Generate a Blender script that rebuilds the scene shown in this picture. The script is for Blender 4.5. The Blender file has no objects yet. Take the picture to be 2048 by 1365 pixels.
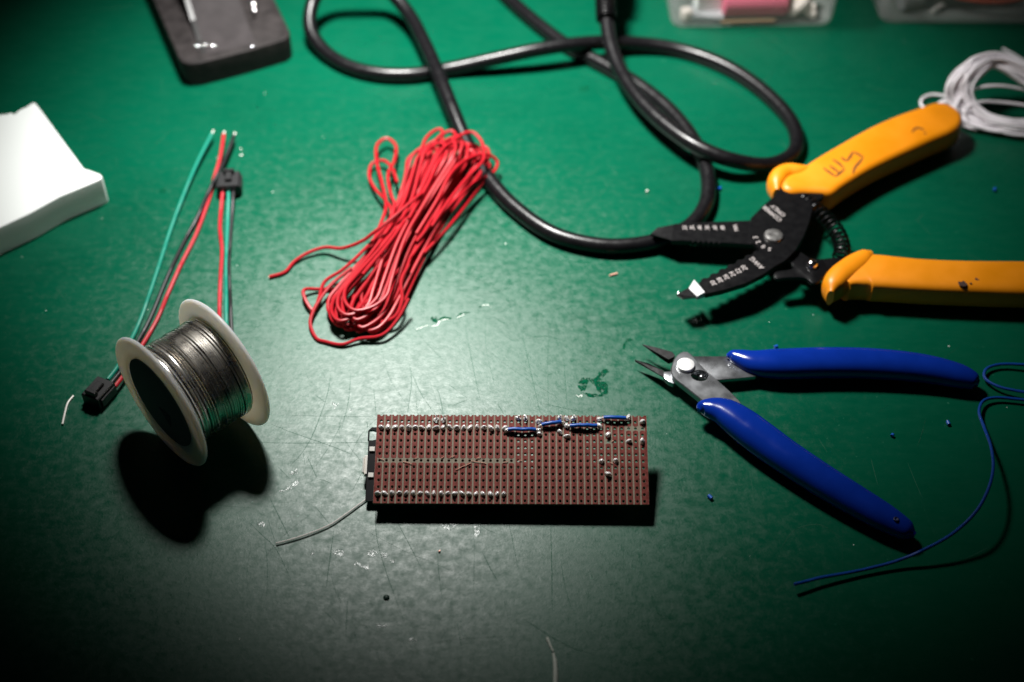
import bpy, bmesh, math, random
from mathutils import Vector, Matrix

S = 0.001                       # all numbers below are millimetres
sc = bpy.context.scene
COL = sc.collection
R = math.radians

# ------------------------------------------------------------------ camera
cam_d = bpy.data.cameras.new('camera')
cam = bpy.data.objects.new('camera', cam_d)
COL.objects.link(cam)
sc.camera = cam
ELEV, CAMH = R(46.5), 420.0
cam.location = (0, -CAMH / math.tan(ELEV) * S, CAMH * S)
cam.rotation_euler = (math.pi / 2 - ELEV, 0, 0)
cam_d.sensor_width = 36.0
cam_d.lens = 50.0
cam_d.clip_start = 0.01
cam_d.clip_end = 20.0
cam_d.dof.use_dof = True
cam_d.dof.focus_distance = 0.530
cam_d.dof.aperture_fstop = 5.4
cam_d.dof.aperture_blades = 7

# ------------------------------------------------------------------ light
w = bpy.data.worlds.new('World')
sc.world = w
w.use_nodes = True
w.node_tree.nodes['Background'].inputs['Color'].default_value = (0.75, 0.85, 1.0, 1)
w.node_tree.nodes['Background'].inputs['Strength'].default_value = 0.004

ld = bpy.data.lights.new('bench_lamp', 'SPOT')
lamp = bpy.data.objects.new('bench_lamp', ld)
COL.objects.link(lamp)
LAMP = Vector((-88, 202, 413))
AIM = Vector((-20, 144, 0))
lamp.location = LAMP * S
lamp.rotation_euler = (AIM - LAMP).to_track_quat('-Z', 'Y').to_euler()
ld.energy = 33.0
ld.color = (1.0, 0.985, 0.95)
ld.shadow_soft_size = 0.044
ld.spot_size = R(69.5)
ld.spot_blend = 1.0

sc.view_settings.view_transform = 'Standard'
sc.view_settings.look = 'None'
sc.view_settings.gamma = 1.0
sc.view_settings.exposure = 0.0
sc.view_settings.use_curve_mapping = False

random.seed(7)
rnd = random.Random(11)

# ------------------------------------------------------------------ materials
def mat(name, col, rough=0.5, metal=0.0, spec=0.5, var=0.0, vscale=300, bump=0.0, bscale=800,
        coat=0.0, sss=0.0, sssr=(1, .9, .8), rvar=0.0, trans=0.0, ssscale=0.003):
    m = bpy.data.materials.new(name)
    m.use_nodes = True
    nt = m.node_tree
    b = nt.nodes['Principled BSDF']
    b.inputs['Base Color'].default_value = (*col, 1)
    b.inputs['Roughness'].default_value = rough
    b.inputs['Metallic'].default_value = metal
    b.inputs['Specular IOR Level'].default_value = spec
    b.inputs['Coat Weight'].default_value = coat
    b.inputs['Coat Roughness'].default_value = 0.08
    if sss:
        b.inputs['Subsurface Weight'].default_value = sss
        b.inputs['Subsurface Radius'].default_value = sssr
        b.inputs['Subsurface Scale'].default_value = ssscale
    if trans:
        b.inputs['Transmission Weight'].default_value = trans
    tc = nt.nodes.new('ShaderNodeTexCoord')
    if var or rvar:
        n = nt.nodes.new('ShaderNodeTexNoise')
        n.inputs['Scale'].default_value = vscale
        n.inputs['Detail'].default_value = 5
        nt.links.new(tc.outputs['Object'], n.inputs['Vector'])
        if var:
            r = nt.nodes.new('ShaderNodeValToRGB')
            r.color_ramp.elements[0].position = 0.3
            r.color_ramp.elements[1].position = 0.7
            r.color_ramp.elements[0].color = (*[c * (1 - var) for c in col], 1)
            r.color_ramp.elements[1].color = (*[min(1, c * (1 + var)) for c in col], 1)
            nt.links.new(n.outputs['Fac'], r.inputs['Fac'])
            nt.links.new(r.outputs['Color'], b.inputs['Base Color'])
        if rvar:
            mr = nt.nodes.new('ShaderNodeMapRange')
            mr.inputs['From Min'].default_value = 0.3
            mr.inputs['From Max'].default_value = 0.7
            mr.inputs['To Min'].default_value = max(0.03, rough - rvar)
            mr.inputs['To Max'].default_value = min(1, rough + rvar)
            nt.links.new(n.outputs['Fac'], mr.inputs['Value'])
            nt.links.new(mr.outputs['Result'], b.inputs['Roughness'])
    if bump:
        n2 = nt.nodes.new('ShaderNodeTexNoise')
        n2.inputs['Scale'].default_value = bscale
        n2.inputs['Detail'].default_value = 4
        nt.links.new(tc.outputs['Object'], n2.inputs['Vector'])
        bp = nt.nodes.new('ShaderNodeBump')
        bp.inputs['Strength'].default_value = bump
        bp.inputs['Distance'].default_value = 0.0004
        nt.links.new(n2.outputs['Fac'], bp.inputs['Height'])
        nt.links.new(bp.outputs['Normal'], b.inputs['Normal'])
    return m

def table_material():
    m = bpy.data.materials.new('green_bench_mat')
    m.use_nodes = True
    nt = m.node_tree
    b = nt.nodes['Principled BSDF']
    tc = nt.nodes.new('ShaderNodeTexCoord')
    def noise(scale, detail=6, rough=.6, vec=None):
        n = nt.nodes.new('ShaderNodeTexNoise')
        n.inputs['Scale'].default_value = scale
        n.inputs['Detail'].default_value = detail
        n.inputs['Roughness'].default_value = rough
        nt.links.new(vec or tc.outputs['Object'], n.inputs['Vector'])
        return n.outputs['Fac']
    def ramp(f, stops):
        r = nt.nodes.new('ShaderNodeValToRGB')
        while len(r.color_ramp.elements) < len(stops):
            r.color_ramp.elements.new(0.5)
        for e, (p, c) in zip(r.color_ramp.elements, stops):
            e.position = p
            e.color = (*c, 1) if isinstance(c, tuple) else (c, c, c, 1)
        nt.links.new(f, r.inputs['Fac'])
        return r.outputs['Color']
    def mix(fac, a, c, mode='MIX'):
        x = nt.nodes.new('ShaderNodeMix')
        x.data_type = 'RGBA'
        x.blend_type = mode
        for sck, v in ((x.inputs['Factor'], fac), (x.inputs['A'], a), (x.inputs['B'], c)):
            if isinstance(v, (int, float)):
                sck.default_value = v
            elif isinstance(v, tuple):
                sck.default_value = (*v, 1)
            else:
                nt.links.new(v, sck)
        return x.outputs['Result']
    base = ramp(noise(14, 5), [(.3, (.0005, .062, .031)), (.7, (.001, .082, .042))])
    # streaky dirt drawn out along x, as on a wiped laminate
    mp = nt.nodes.new('ShaderNodeMapping')
    mp.inputs['Scale'].default_value = (.35, 1.0, 1.0)
    mp.inputs['Rotation'].default_value = (0, 0, .05)
    nt.links.new(tc.outputs['Object'], mp.inputs['Vector'])
    streak = ramp(noise(260, 8, .7, mp.outputs['Vector']), [(.42, 0.0), (.70, 1.0)])
    base = mix(streak, base, (.004, .078, .041))
    # pale specks
    speck = ramp(noise(520, 3, .5), [(.71, 0.0), (.77, 1.0)])
    base = mix(speck, base, (.035, .16, .10))
    spots = ramp(noise(150, 4, .6), [(.72, 0.0), (.78, 1.0)])
    base = mix(spots, base, (.001, .045, .022))
    df = nt.nodes.new('ShaderNodeBsdfDiffuse')
    nt.links.new(base, df.inputs['Color'])
    # gloss: worn film, patchy
    rn = ramp(noise(250, 8, .75), [(.32, .30), (.50, .37), (.68, .44)])
    rn2 = ramp(noise(420, 6, .7, mp.outputs['Vector']), [(.30, .0), (.72, .06)])
    ro = mix(1.0, rn, rn2, 'ADD')
    gl = nt.nodes.new('ShaderNodeBsdfGlossy')
    gl.distribution = 'BECKMANN'
    nt.links.new(ro, gl.inputs['Roughness'])
    # scuffed spots that have lost the film, and smears that kept it
    sp = ramp(noise(420, 8, .78), [(.34, .55), (.52, .82), (.62, .92), (.74, 1.0)])
    nt.links.new(sp, gl.inputs['Color'])
    bp = nt.nodes.new('ShaderNodeBump')
    bp.inputs['Strength'].default_value = .22
    bp.inputs['Distance'].default_value = .0004
    h = mix(.5, ramp(noise(420, 6, .65), [(0, 0.0), (1, 1.0)]), ramp(noise(1500, 4, .6), [(0, 0.0), (1, 1.0)]))
    nt.links.new(h, bp.inputs['Height'])
    nt.links.new(bp.outputs['Normal'], gl.inputs['Normal'])
    fr = nt.nodes.new('ShaderNodeFresnel')
    fr.inputs['IOR'].default_value = 1.46
    ms = nt.nodes.new('ShaderNodeMixShader')
    nt.links.new(fr.outputs[0], ms.inputs['Fac'])
    nt.links.new(df.outputs[0], ms.inputs[1])
    nt.links.new(gl.outputs[0], ms.inputs[2])
    nt.links.new(ms.outputs[0], nt.nodes['Material Output'].inputs['Surface'])
    nt.nodes.remove(b)
    return m

def clear_plastic():
    m = bpy.data.materials.new('clear_plastic_mat')
    m.use_nodes = True
    nt = m.node_tree
    b = nt.nodes['Principled BSDF']
    b.inputs['Base Color'].default_value = (.75, .75, .74, 1)
    b.inputs['Roughness'].default_value = .25
    t = nt.nodes.new('ShaderNodeBsdfTransparent')
    t.inputs['Color'].default_value = (.93, .93, .93, 1)
    x = nt.nodes.new('ShaderNodeMixShader')
    x.inputs['Fac'].default_value = .16
    nt.links.new(t.outputs[0], x.inputs[1])
    nt.links.new(b.outputs[0], x.inputs[2])
    nt.links.new(x.outputs[0], nt.nodes['Material Output'].inputs['Surface'])
    return m

M = dict(
    table=table_material(),
    edge=mat('table_edge_mat', (.05, .04, .03), .6),
    scratch=mat('scratch_mat', (.006, .080, .042), .85, spec=.12),
    scratch_pale=mat('pale_scratch_mat', (.026, .10, .062), .8, spec=.1),
    wornpaint=mat('worn_green_mat', (.001, .060, .028), .9, spec=.03, var=.5, vscale=900),
    chip_glint=mat('chip_glint_mat', (.55, .62, .56), .7),  # pale colour for chips and for highlights painted along the crack
    flux=mat('flux_mat', (.12, .19, .16), .28, spec=.6, bump=.5, bscale=900, rvar=.1),
    cable=mat('black_rubber_mat', (.0045, .0042, .005), .30, spec=.34, bump=.10, bscale=900, rvar=.05),
    red=mat('red_insulation_mat', (.33, .0038, .0105), .42, spec=.32),
    white_wire=mat('white_insulation_mat', (.92, .88, .92), .38),
    blue_wire=mat('blue_insulation_mat', (.004, .055, .30), .35),
    green_wire=mat('teal_insulation_mat', (.0, .20, .135), .4),
    black_wire=mat('black_insulation_mat', (.008, .0075, .009), .4),
    red_wire=mat('rose_insulation_mat', (.40, .010, .02), .4),
    tinned=mat('tinned_copper_mat', (.95, .92, .86), .30, metal=.25),
    blackplastic=mat('black_plastic_mat', (.008, .008, .009), .38),
    whiteplastic=mat('white_plastic_mat', (.86, .90, .88), .55, bump=.15, bscale=600),
    flange=mat('spool_plastic_mat', (.88, .855, .80), .38, sss=1.0, sssr=(1.0, .85, .65), ssscale=.006),
    hub=mat('spool_disc_mat', (.26, .26, .27), .8, spec=.2),
    darkslot=mat('dark_slot_mat', (.012, .011, .010), .6),
    solder=mat('solder_wire_mat', (.90, .86, .80), .28, metal=1.0, rvar=.06, vscale=200),
    joint=mat('solder_joint_mat', (1.0, .99, .98), .28, metal=.4, bump=.7, bscale=2200, rvar=.12, vscale=900),
    yellow=mat('yellow_grip_mat', (.78, .250, .002), .44, var=.10, vscale=55, rvar=.1, bump=.08, bscale=1200),
    pencil=mat('pencil_mark_mat', (.15, .048, .003), .7),
    smudge=mat('grime_mat', (.05, .025, .02), .7),
    steel_black=mat('black_oxide_mat', (.0035, .0035, .004), .33, metal=.0, spec=.22, bump=.10, bscale=1500, rvar=.06),
    steel=mat('brushed_steel_mat', (.30, .31, .325), .30, metal=.95, var=.16, vscale=120, rvar=.07, bump=.05, bscale=2600),
    steel_dark=mat('dark_jaw_mat', (.006, .0055, .006), .5, spec=.12, rvar=.1, vscale=400),
    rivet=mat('rivet_mat', (.86, .86, .86), .42, metal=.55, rvar=.1, vscale=500, bump=.15, bscale=900),
    bevel=mat('bevel_glint_mat', (.50, .50, .51), .6, spec=.4),  # pale matte colour that paints the glint on the ground steel bevel
    pivot=mat('pivot_rivet_mat', (.42, .41, .40), .32, metal=.9, rvar=.1, vscale=500),
    polished=mat('polished_steel_mat', (.85, .85, .86), .15, metal=1.0),
    print=mat('white_print_mat', (.50, .45, .44), .6),
    blue=mat('blue_grip_mat', (.0030, .026, .27), .13, spec=.5, bump=.06, bscale=300, rvar=.06, vscale=110, var=.10),
    blue_dark=mat('blue_grip_hole_mat', (.001, .006, .05), .5),
    substrate=mat('paper_laminate_mat', (.235, .20, .145), .6, var=.15, vscale=900),
    copper=mat('oxidised_copper_mat', (.185, .034, .025), .45, metal=.3, var=.25, vscale=700, rvar=.1),
    copper_bright=mat('bright_copper_mat', (.95, .50, .38), .30, metal=.35),
    pcb=mat('black_pcb_mat', (.006, .006, .007), .35),
    jumper=mat('jumper_blue_mat', (.006, .085, .42), .34),
    iron=mat('cast_iron_mat', (.020, .017, .017), .62, metal=0, spec=.16, var=.45, vscale=160, bump=.35, bscale=500, rvar=.1),
    bracket=mat('bracket_sheet_mat', (.034, .030, .031), .65, spec=.1, var=.2, vscale=120, bump=.1, bscale=400),
    iron_side=mat('black_enamel_mat', (.008, .008, .008), .4),
    clear=clear_plastic(),
    pink=mat('pink_foam_mat', (.62, .12, .20), .8, bump=.3, bscale=500),
    cotton=mat('cotton_mat', (.72, .66, .60), .9, bump=.8, bscale=700),
    grey_bit=mat('grey_part_mat', (.30, .31, .32), .5),
    dark_bit=mat('dark_part_mat', (.02, .022, .025), .4),
    tan_bit=mat('tan_part_mat', (.30, .18, .09), .6),
    bead=mat('dark_green_blob_mat', (.002, .028, .016), .5),
    thread=mat('pale_thread_mat', (.62, .66, .58), .5),
    orange=mat('orange_wire_mat', (.70, .08, .03), .4),
)

def ragged(m, scale, cut):
    """lets the surface below show through in a noisy pattern (worn, broken film)"""
    nt = m.node_tree
    b = nt.nodes['Principled BSDF']
    tc = nt.nodes.new('ShaderNodeTexCoord')
    n = nt.nodes.new('ShaderNodeTexNoise')
    n.inputs['Scale'].default_value = scale
    n.inputs['Detail'].default_value = 8
    n.inputs['Roughness'].default_value = .75
    nt.links.new(tc.outputs['Object'], n.inputs['Vector'])
    r = nt.nodes.new('ShaderNodeValToRGB')
    r.color_ramp.elements[0].position = cut - .03
    r.color_ramp.elements[1].position = cut + .03
    nt.links.new(n.outputs['Fac'], r.inputs['Fac'])
    nt.links.new(r.outputs['Color'], b.inputs['Alpha'])
ragged(M['wornpaint'], 520, .46)
ragged(M['flux'], 700, .495)
ragged(M['scratch'], 260, .40)
ragged(M['scratch_pale'], 260, .42)

# ------------------------------------------------------------------ object helpers
ORI = {}

def tag(o, label, cat, group=None, kind=None):
    if label: o['label'] = label
    if cat: o['category'] = cat
    if group: o['group'] = group
    if kind: o['kind'] = kind
    return o

def thing(name, label, cat, origin, group=None, rot=None):
    o = bpy.data.objects.new(name, None)
    o.empty_display_size = .01
    COL.objects.link(o)
    o.location = Vector(origin) * S
    if rot is not None:
        o.rotation_euler = rot
    ORI[o] = Vector((0, 0, 0)) if rot is not None else Vector(origin)
    return tag(o, label, cat, group)

def mesh(vf, name='m', smooth=True, angle=40):
    v, f = vf
    me = bpy.data.meshes.new(name)
    me.from_pydata([tuple(c * S for c in p) for p in v], [], f)
    me.update()
    bm = bmesh.new()
    bm.from_mesh(me)
    bmesh.ops.recalc_face_normals(bm, faces=bm.faces)
    if smooth:
        for e in bm.edges:
            if len(e.link_faces) == 2 and e.calc_face_angle(0) > R(angle):
                e.smooth = False
        for fc in bm.faces:
            fc.smooth = True
    bm.to_mesh(me)
    bm.free()
    return me

def obj(name, vf, m, parent=None, smooth=True, angle=40, origin=None):
    """one mesh object; vertices in bench millimetres (or in the frame of a rotated thing)"""
    o0 = ORI[parent] if parent else Vector(origin or (0, 0, 0))
    v = [tuple(Vector(p) - o0) for p in vf[0]]
    me = mesh((v, vf[1]), name, smooth, angle)
    me.materials.append(M[m])
    o = bpy.data.objects.new(name, me)
    COL.objects.link(o)
    if parent:
        o.parent = parent
    else:
        o.location = o0 * S
    ORI[o] = o0
    return o

def inst(name, me, parent, loc, rotz=0, scale=(1, 1, 1), rotx=0):
    o = bpy.data.objects.new(name, me)
    COL.objects.link(o)
    o.parent = parent
    o.location = Vector(loc) * S
    o.rotation_euler = (rotx, 0, rotz)
    o.scale = scale
    return o

def join(*vfs):
    V, F = [], []
    for v, f in vfs:
        n = len(V)
        V += list(v)
        F += [tuple(i + n for i in fc) for fc in f]
    return V, F

# ------------------------------------------------------------------ shape helpers
def crom(P, k=8, closed=False):
    P = [Vector(p) for p in P]
    n = len(P)
    out = []
    rng = range(n if closed else n - 1)
    for i in rng:
        if closed:
            a, b, c, d = P[(i - 1) % n], P[i], P[(i + 1) % n], P[(i + 2) % n]
        else:
            a = P[i - 1] if i > 0 else P[0] * 2 - P[1]
            b, c = P[i], P[i + 1]
            d = P[i + 2] if i + 2 < n else P[-1] * 2 - P[-2]
        t0 = 0.0
        t1 = t0 + max(1e-4, (b - a).length) ** .5
        t2 = t1 + max(1e-4, (c - b).length) ** .5
        t3 = t2 + max(1e-4, (d - c).length) ** .5
        for j in range(k):
            t = t1 + (t2 - t1) * j / k
            A1 = a * ((t1 - t) / (t1 - t0)) + b * ((t - t0) / (t1 - t0))
            A2 = b * ((t2 - t) / (t2 - t1)) + c * ((t - t1) / (t2 - t1))
            A3 = c * ((t3 - t) / (t3 - t2)) + d * ((t - t2) / (t3 - t2))
            B1 = A1 * ((t2 - t) / (t2 - t0)) + A2 * ((t - t0) / (t2 - t0))
            B2 = A2 * ((t3 - t) / (t3 - t1)) + A3 * ((t - t1) / (t3 - t1))
            out.append(B1 * ((t2 - t) / (t2 - t1)) + B2 * ((t - t1) / (t2 - t1)))
    if not closed:
        out.append(P[-1])
    return out

def tube(P, r, n=8, k=8, raw=False, round_end=False):
    Q = [Vector(p) for p in P] if raw else crom(P, k)
    N = len(Q)
    if round_end:
        t0 = (Q[0] - Q[1]).normalized()
        t1 = (Q[-1] - Q[-2]).normalized()
        rr = r if isinstance(r, (int, float)) else r[0]
        Q = [Q[0] + t0 * rr * .8, Q[0] + t0 * rr * .5] + Q + [Q[-1] + t1 * rr * .5, Q[-1] + t1 * rr * .8]
        N = len(Q)
        rs = [rr * .55, rr * .85] + [rr] * (N - 4) + [rr * .85, rr * .55]
    else:
        rs = [r] * N if isinstance(r, (int, float)) else [r[min(len(r) - 1, int(i * len(r) / N))] for i in range(N)]
    tan = [(Q[min(i + 1, N - 1)] - Q[max(i - 1, 0)]).normalized() for i in range(N)]
    up = Vector((0, 0, 1)) if abs(tan[0].z) < .9 else Vector((1, 0, 0))
    nrm = (up - tan[0] * up.dot(tan[0])).normalized()
    V, F = [], []
    for i in range(N):
        nrm = (nrm - tan[i] * nrm.dot(tan[i])).normalized()
        bi = tan[i].cross(nrm)
        for j in range(n):
            a = 2 * math.pi * j / n
            V.append(tuple(Q[i] + (nrm * math.cos(a) + bi * math.sin(a)) * rs[i]))
    for i in range(N - 1):
        for j in range(n):
            a, b = i * n + j, i * n + (j + 1) % n
            F.append((a, b, b + n, a + n))
    F.append(tuple(range(n - 1, -1, -1)))
    F.append(tuple(range((N - 1) * n, N * n)))
    return V, F

def sweep(P, wid, hei, n=20, k=6, power=2.3):
    """flattened grip: cross-section a superellipse, wide across the bench, hei high"""
    Q = crom(P, k)
    N = len(Q)
    def interp(L, i):
        t = i / (N - 1) * (len(L) - 1)
        a = int(min(t, len(L) - 2))
        u = t - a
        p0, p1, p2, p3 = L[max(a - 1, 0)], L[a], L[a + 1], L[min(a + 2, len(L) - 1)]
        return max(.3, .5 * (2 * p1 + (p2 - p0) * u + (2 * p0 - 5 * p1 + 4 * p2 - p3) * u * u + (3 * p1 - p0 - 3 * p2 + p3) * u ** 3))
    V, F = [], []
    for i in range(N):
        t = (Q[min(i + 1, N - 1)] - Q[max(i - 1, 0)])
        t.z = 0
        t.normalize()
        side = Vector((-t.y, t.x, 0))
        a_, b_ = interp(wid, i) / 2, interp(hei, i) / 2
        for j in range(n):
            an = 2 * math.pi * j / n
            c_, s_ = math.cos(an), math.sin(an)
            e = 2 / power
            V.append(tuple(Q[i] + side * (a_ * math.copysign(abs(c_) ** e, c_)) + Vector((0, 0, b_ * math.copysign(abs(s_) ** e, s_)))))
    for i in range(N - 1):
        for j in range(n):
            a, b = i * n + j, i * n + (j + 1) % n
            F.append((a, b, b + n, a + n))
    F.append(tuple(range(n - 1, -1, -1)))
    F.append(tuple(range((N - 1) * n, N * n)))
    return V, F

def outline(P, k=5):
    return [(p.x, p.y) for p in crom([(p[0], p[1], 0) for p in P], k, True)]

def offset(poly, d):
    n = len(poly)
    area = sum(poly[i][0] * poly[(i + 1) % n][1] - poly[(i + 1) % n][0] * poly[i][1] for i in range(n))
    sg = 1 if area > 0 else -1
    out = []
    for i in range(n):
        a, b, c = Vector(poly[i - 1]), Vector(poly[i]), Vector(poly[(i + 1) % n])
        e1, e2 = (b - a), (c - b)
        if e1.length < 1e-9: e1 = e2
        if e2.length < 1e-9: e2 = e1
        e1 = e1.normalized(); e2 = e2.normalized()
        n1 = Vector((-e1.y, e1.x)) * sg
        n2 = Vector((-e2.y, e2.x)) * sg
        m_ = n1 + n2
        m_ = m_.normalized() if m_.length > 1e-6 else n1
        q = max(.45, m_.dot(n1))
        out.append(tuple(b + m_ * (d / q)))
    return out

def prism(poly, z0, z1, bev=.25, seg=2, botbev=None):
    """plate with rounded rim; poly a list of (x, y)"""
    poly = [(p[0], p[1]) for p in poly]
    bb = bev if botbev is None else botbev
    L = []
    for s in range(seg + 1):
        a = math.pi / 2 * s / seg
        L.append((offset(poly, bb * (1 - math.sin(a))), z0 + bb * (1 - math.cos(a))))
    for s in range(seg + 1):
        a = math.pi / 2 * s / seg
        L.append((offset(poly, bev * (1 - math.cos(a))), z1 - bev * (1 - math.sin(a))))
    n = len(poly)
    V, F = [], []
    for q, z in L:
        V += [(x, y, z) for x, y in q]
    for i in range(len(L) - 1):
        for j in range(n):
            a, b = i * n + j, i * n + (j + 1) % n
            F.append((a, b, b + n, a + n))
    F.append(tuple(range(n - 1, -1, -1)))
    F.append(tuple(range((len(L) - 1) * n, len(L) * n)))
    return V, F

def box(x0, x1, y0, y1, z0, z1, bev=.2):
    return prism([(x0, y0), (x1, y0), (x1, y1), (x0, y1)], z0, z1, bev, 1)

def xf(vf, mtx):
    return [tuple(mtx @ Vector(p)) for p in vf[0]], vf[1]

def at(loc, rz=0, rx=0, ry=0):
    return Matrix.Translation(Vector(loc)) @ Matrix.Rotation(rz, 4, 'Z') @ Matrix.Rotation(ry, 4, 'Y') @ Matrix.Rotation(rx, 4, 'X')

def lathe(prof, n=48):
    """profile (radius, z) turned round z"""
    V, F = [], []
    for r, z in prof:
        for j in range(n):
            a = 2 * math.pi * j / n
            V.append((r * math.cos(a), r * math.sin(a), z))
    for i in range(len(prof) - 1):
        for j in range(n):
            a, b = i * n + j, i * n + (j + 1) % n
            F.append((a, b, b + n, a + n))
    F.append(tuple(range(n - 1, -1, -1)))
    F.append(tuple(range((len(prof) - 1) * n, len(prof) * n)))
    return V, F

def ribbon(P, w_, z=.04, k=6, wob=0.0):
    Q = crom([(p[0], p[1], 0) for p in P], k)
    V, F = [], []
    N = len(Q)
    for i in range(N):
        t = (Q[min(i + 1, N - 1)] - Q[max(i - 1, 0)]).normalized()
        s = Vector((-t.y, t.x, 0))
        f = math.sin(math.pi * (i + .35) / (N - .3)) ** .5
        ww = w_ * f * (1 + wob * rnd.uniform(-1, 1)) / 2
        c = Q[i] + s * (wob * w_ * rnd.uniform(-.6, .6))
        V += [tuple(c + s * ww + Vector((0, 0, z))), tuple(c - s * ww + Vector((0, 0, z)))]
    for i in range(N - 1):
        F.append((2 * i, 2 * i + 1, 2 * i + 3, 2 * i + 2))
    return V, F

def lettering(txt, size, loc, ang, m, parent, name='lettering', depth=.03):
    """printed writing: flat letters, baseline direction ang, centred at loc (mm)"""
    cu = bpy.data.curves.new('txt', 'FONT')
    cu.body = txt
    cu.size = size
    cu.align_x = 'CENTER'
    cu.align_y = 'CENTER'
    cu.resolution_u = 2
    cu.offset = 0
    cu.extrude = depth
    tmp = bpy.data.objects.new('txt', cu)
    COL.objects.link(tmp)
    dg = bpy.context.evaluated_depsgraph_get()
    me0 = bpy.data.meshes.new_from_object(tmp.evaluated_get(dg))
    V = [tuple(v.co) for v in me0.vertices]
    F = [tuple(p.vertices) for p in me0.polygons]
    bpy.data.objects.remove(tmp)
    bpy.data.curves.remove(cu)
    bpy.data.meshes.remove(me0)
    return obj(name, xf((V, F), at(loc, ang)), m, parent, smooth=False)

# ================================================================== THE BENCH
bench = obj('table_top', prism([(-620, -420), (620, -420), (620, 520), (-620, 520)], -24, 0, 1.5, 3), 'table')
tag(bench, 'scratched dark green work table top under everything', 'table', kind='structure')

# ---- wear: scratches, chipped paint, painted crack highlights, flux spots (flat marks on the sheet)
dark_lines = [
    [(-19.47,9.26,0.00),(-16.62,-7.90,-0.00),(-14.42,-21.13,0.00),(-12.30,-32.69,0.00)], [(3.39,8.56,0.00),(6.03,-7.90,-0.00),(8.35,-22.43,0.00),(11.02,-38.97,0.00)],
    [(15.47,9.96,0.00),(14.33,-11.91,0.00),(14.23,-26.31,0.00),(14.15,-38.97,0.00)], [(11.57,-33.64,-0.00),(19.63,-35.84,0.00),(27.64,-38.03,0.00)],
    [(-41.60,-10.58,0.00),(-39.86,-21.13,0.00),(-40.10,-30.78,0.00),(-40.65,-38.97,0.00)], [(-40.32,-16.55,-0.00),(-35.91,-28.23,0.00),(-29.97,-39.28,0.00)],
    [(-29.25,-26.31,0.00),(-27.55,-33.95,-0.00),(-26.92,-38.34,0.00)], [(-25.00,-23.73,-0.00),(-17.60,-30.78,0.00)], [(-5.60,-33.95,-0.00),(-3.20,-38.97,0.00)],
    [(-23.23,-34.90,0.00),(-19.94,-33.00,0.00),(-17.57,-32.05,0.00)], [(20.77,-9.24,0.00),(21.59,-37.09,0.00)],
    [(-93.39,-43.92,0.00),(-85.24,-47.99,0.00),(-77.60,-51.30,0.00),(-68.89,-55.05,0.00),(-60.60,-59.23,0.00)], [(-72.24,-16.86,0.00),(-72.53,-28.50,-0.00),(-74.29,-39.82,0.00),(-76.87,-51.30,0.00),(-79.75,-58.77,-0.00),(-83.13,-64.28,0.00)],
    [(-88.27,-64.74,0.00),(-85.82,-67.46,0.00),(-83.16,-70.61,0.00)], [(-65.37,-42.72,0.00),(-69.58,-55.52,0.00),(-73.77,-64.74,0.00)], [(-77.45,-60.15,0.00),(-74.72,-66.10,0.00),(-72.46,-71.06,-0.00)],
    [(-64.22,-17.38,-0.00),(-64.08,-33.46,0.00),(-65.61,-46.56,0.00)], [(-79.08,-58.31,0.00),(-77.93,-64.28,0.00)], [(-54.53,-26.00,0.00),(-52.68,-39.82,0.00)],
    [(-54.78,-62.45,0.00),(-56.91,-70.16,0.00),(-59.23,-76.84,-0.00)], [(-77.54,-29.00,0.00),(-73.07,-32.97,0.00)], [(-98.82,-53.41,0.00),(-78.09,-53.65,0.00),(-54.88,-53.27,0.00)],
    [(-85.38,-39.82,0.00),(-68.35,-40.21,0.00),(-53.56,-40.55,0.00)], [(-71.75,-71.06,-0.00),(-69.19,-71.96,-0.00),(-67.32,-73.07,0.00)], [(-56.17,-42.72,0.00),(-55.35,-46.56,0.00)],
    [(-50.75,-75.96,0.00),(-49.83,-87.57,0.00),(-48.58,-97.99,0.00),(-44.15,-113.08,0.00),(-40.08,-124.40,0.00),(-36.92,-133.05,0.00)], [(-41.99,-90.21,0.00),(-37.25,-99.70,0.00),(-31.85,-111.02,0.00)],
    [(-18.84,-133.05,0.00),(-17.92,-137.68,0.00),(-16.92,-143.39,0.00)], [(-13.93,-91.08,0.00),(-13.44,-106.45,0.00),(-13.37,-121.20,0.00)], [(-26.56,-104.77,0.00),(-25.68,-113.90,0.00),(-24.18,-123.60,0.00)],
    [(-1.17,-91.08,0.00),(0.60,-101.40,0.00),(2.32,-111.43,0.00)], [(17.27,-106.45,0.00),(18.38,-117.16,0.00),(20.48,-127.57,0.00)], [(-64.41,-93.68,0.00),(-64.70,-106.45,0.00),(-64.98,-118.78,0.00)],
    [(-64.79,-128.36,0.00),(-62.56,-130.71,0.00),(-59.95,-133.83,0.00)], [(-89.39,-79.57,0.00),(-82.98,-91.95,0.00),(-79.41,-98.84,0.00)], [(-10.56,-103.93,0.00),(-7.70,-110.61,0.00),(-4.55,-117.16,0.00)],
    [(-72.49,-83.15,0.00),(-69.21,-87.57,0.00),(-65.19,-92.82,0.00)], [(-54.09,-136.15,0.00),(-52.35,-141.50,0.00)], [(-57.08,-123.60,0.00),(-56.51,-139.21,0.00)],
    [(14.06,-91.95,0.00),(14.06,-110.61,0.00),(13.89,-129.93,0.00)], [(-95.13,-91.08,0.00),(-90.25,-96.27,0.00),(-84.63,-102.24,0.00),(-77.62,-115.54,0.00)], [(-89.09,-97.13,0.00),(-86.44,-110.61,0.00),(-85.24,-123.60,0.00)],
]
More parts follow.
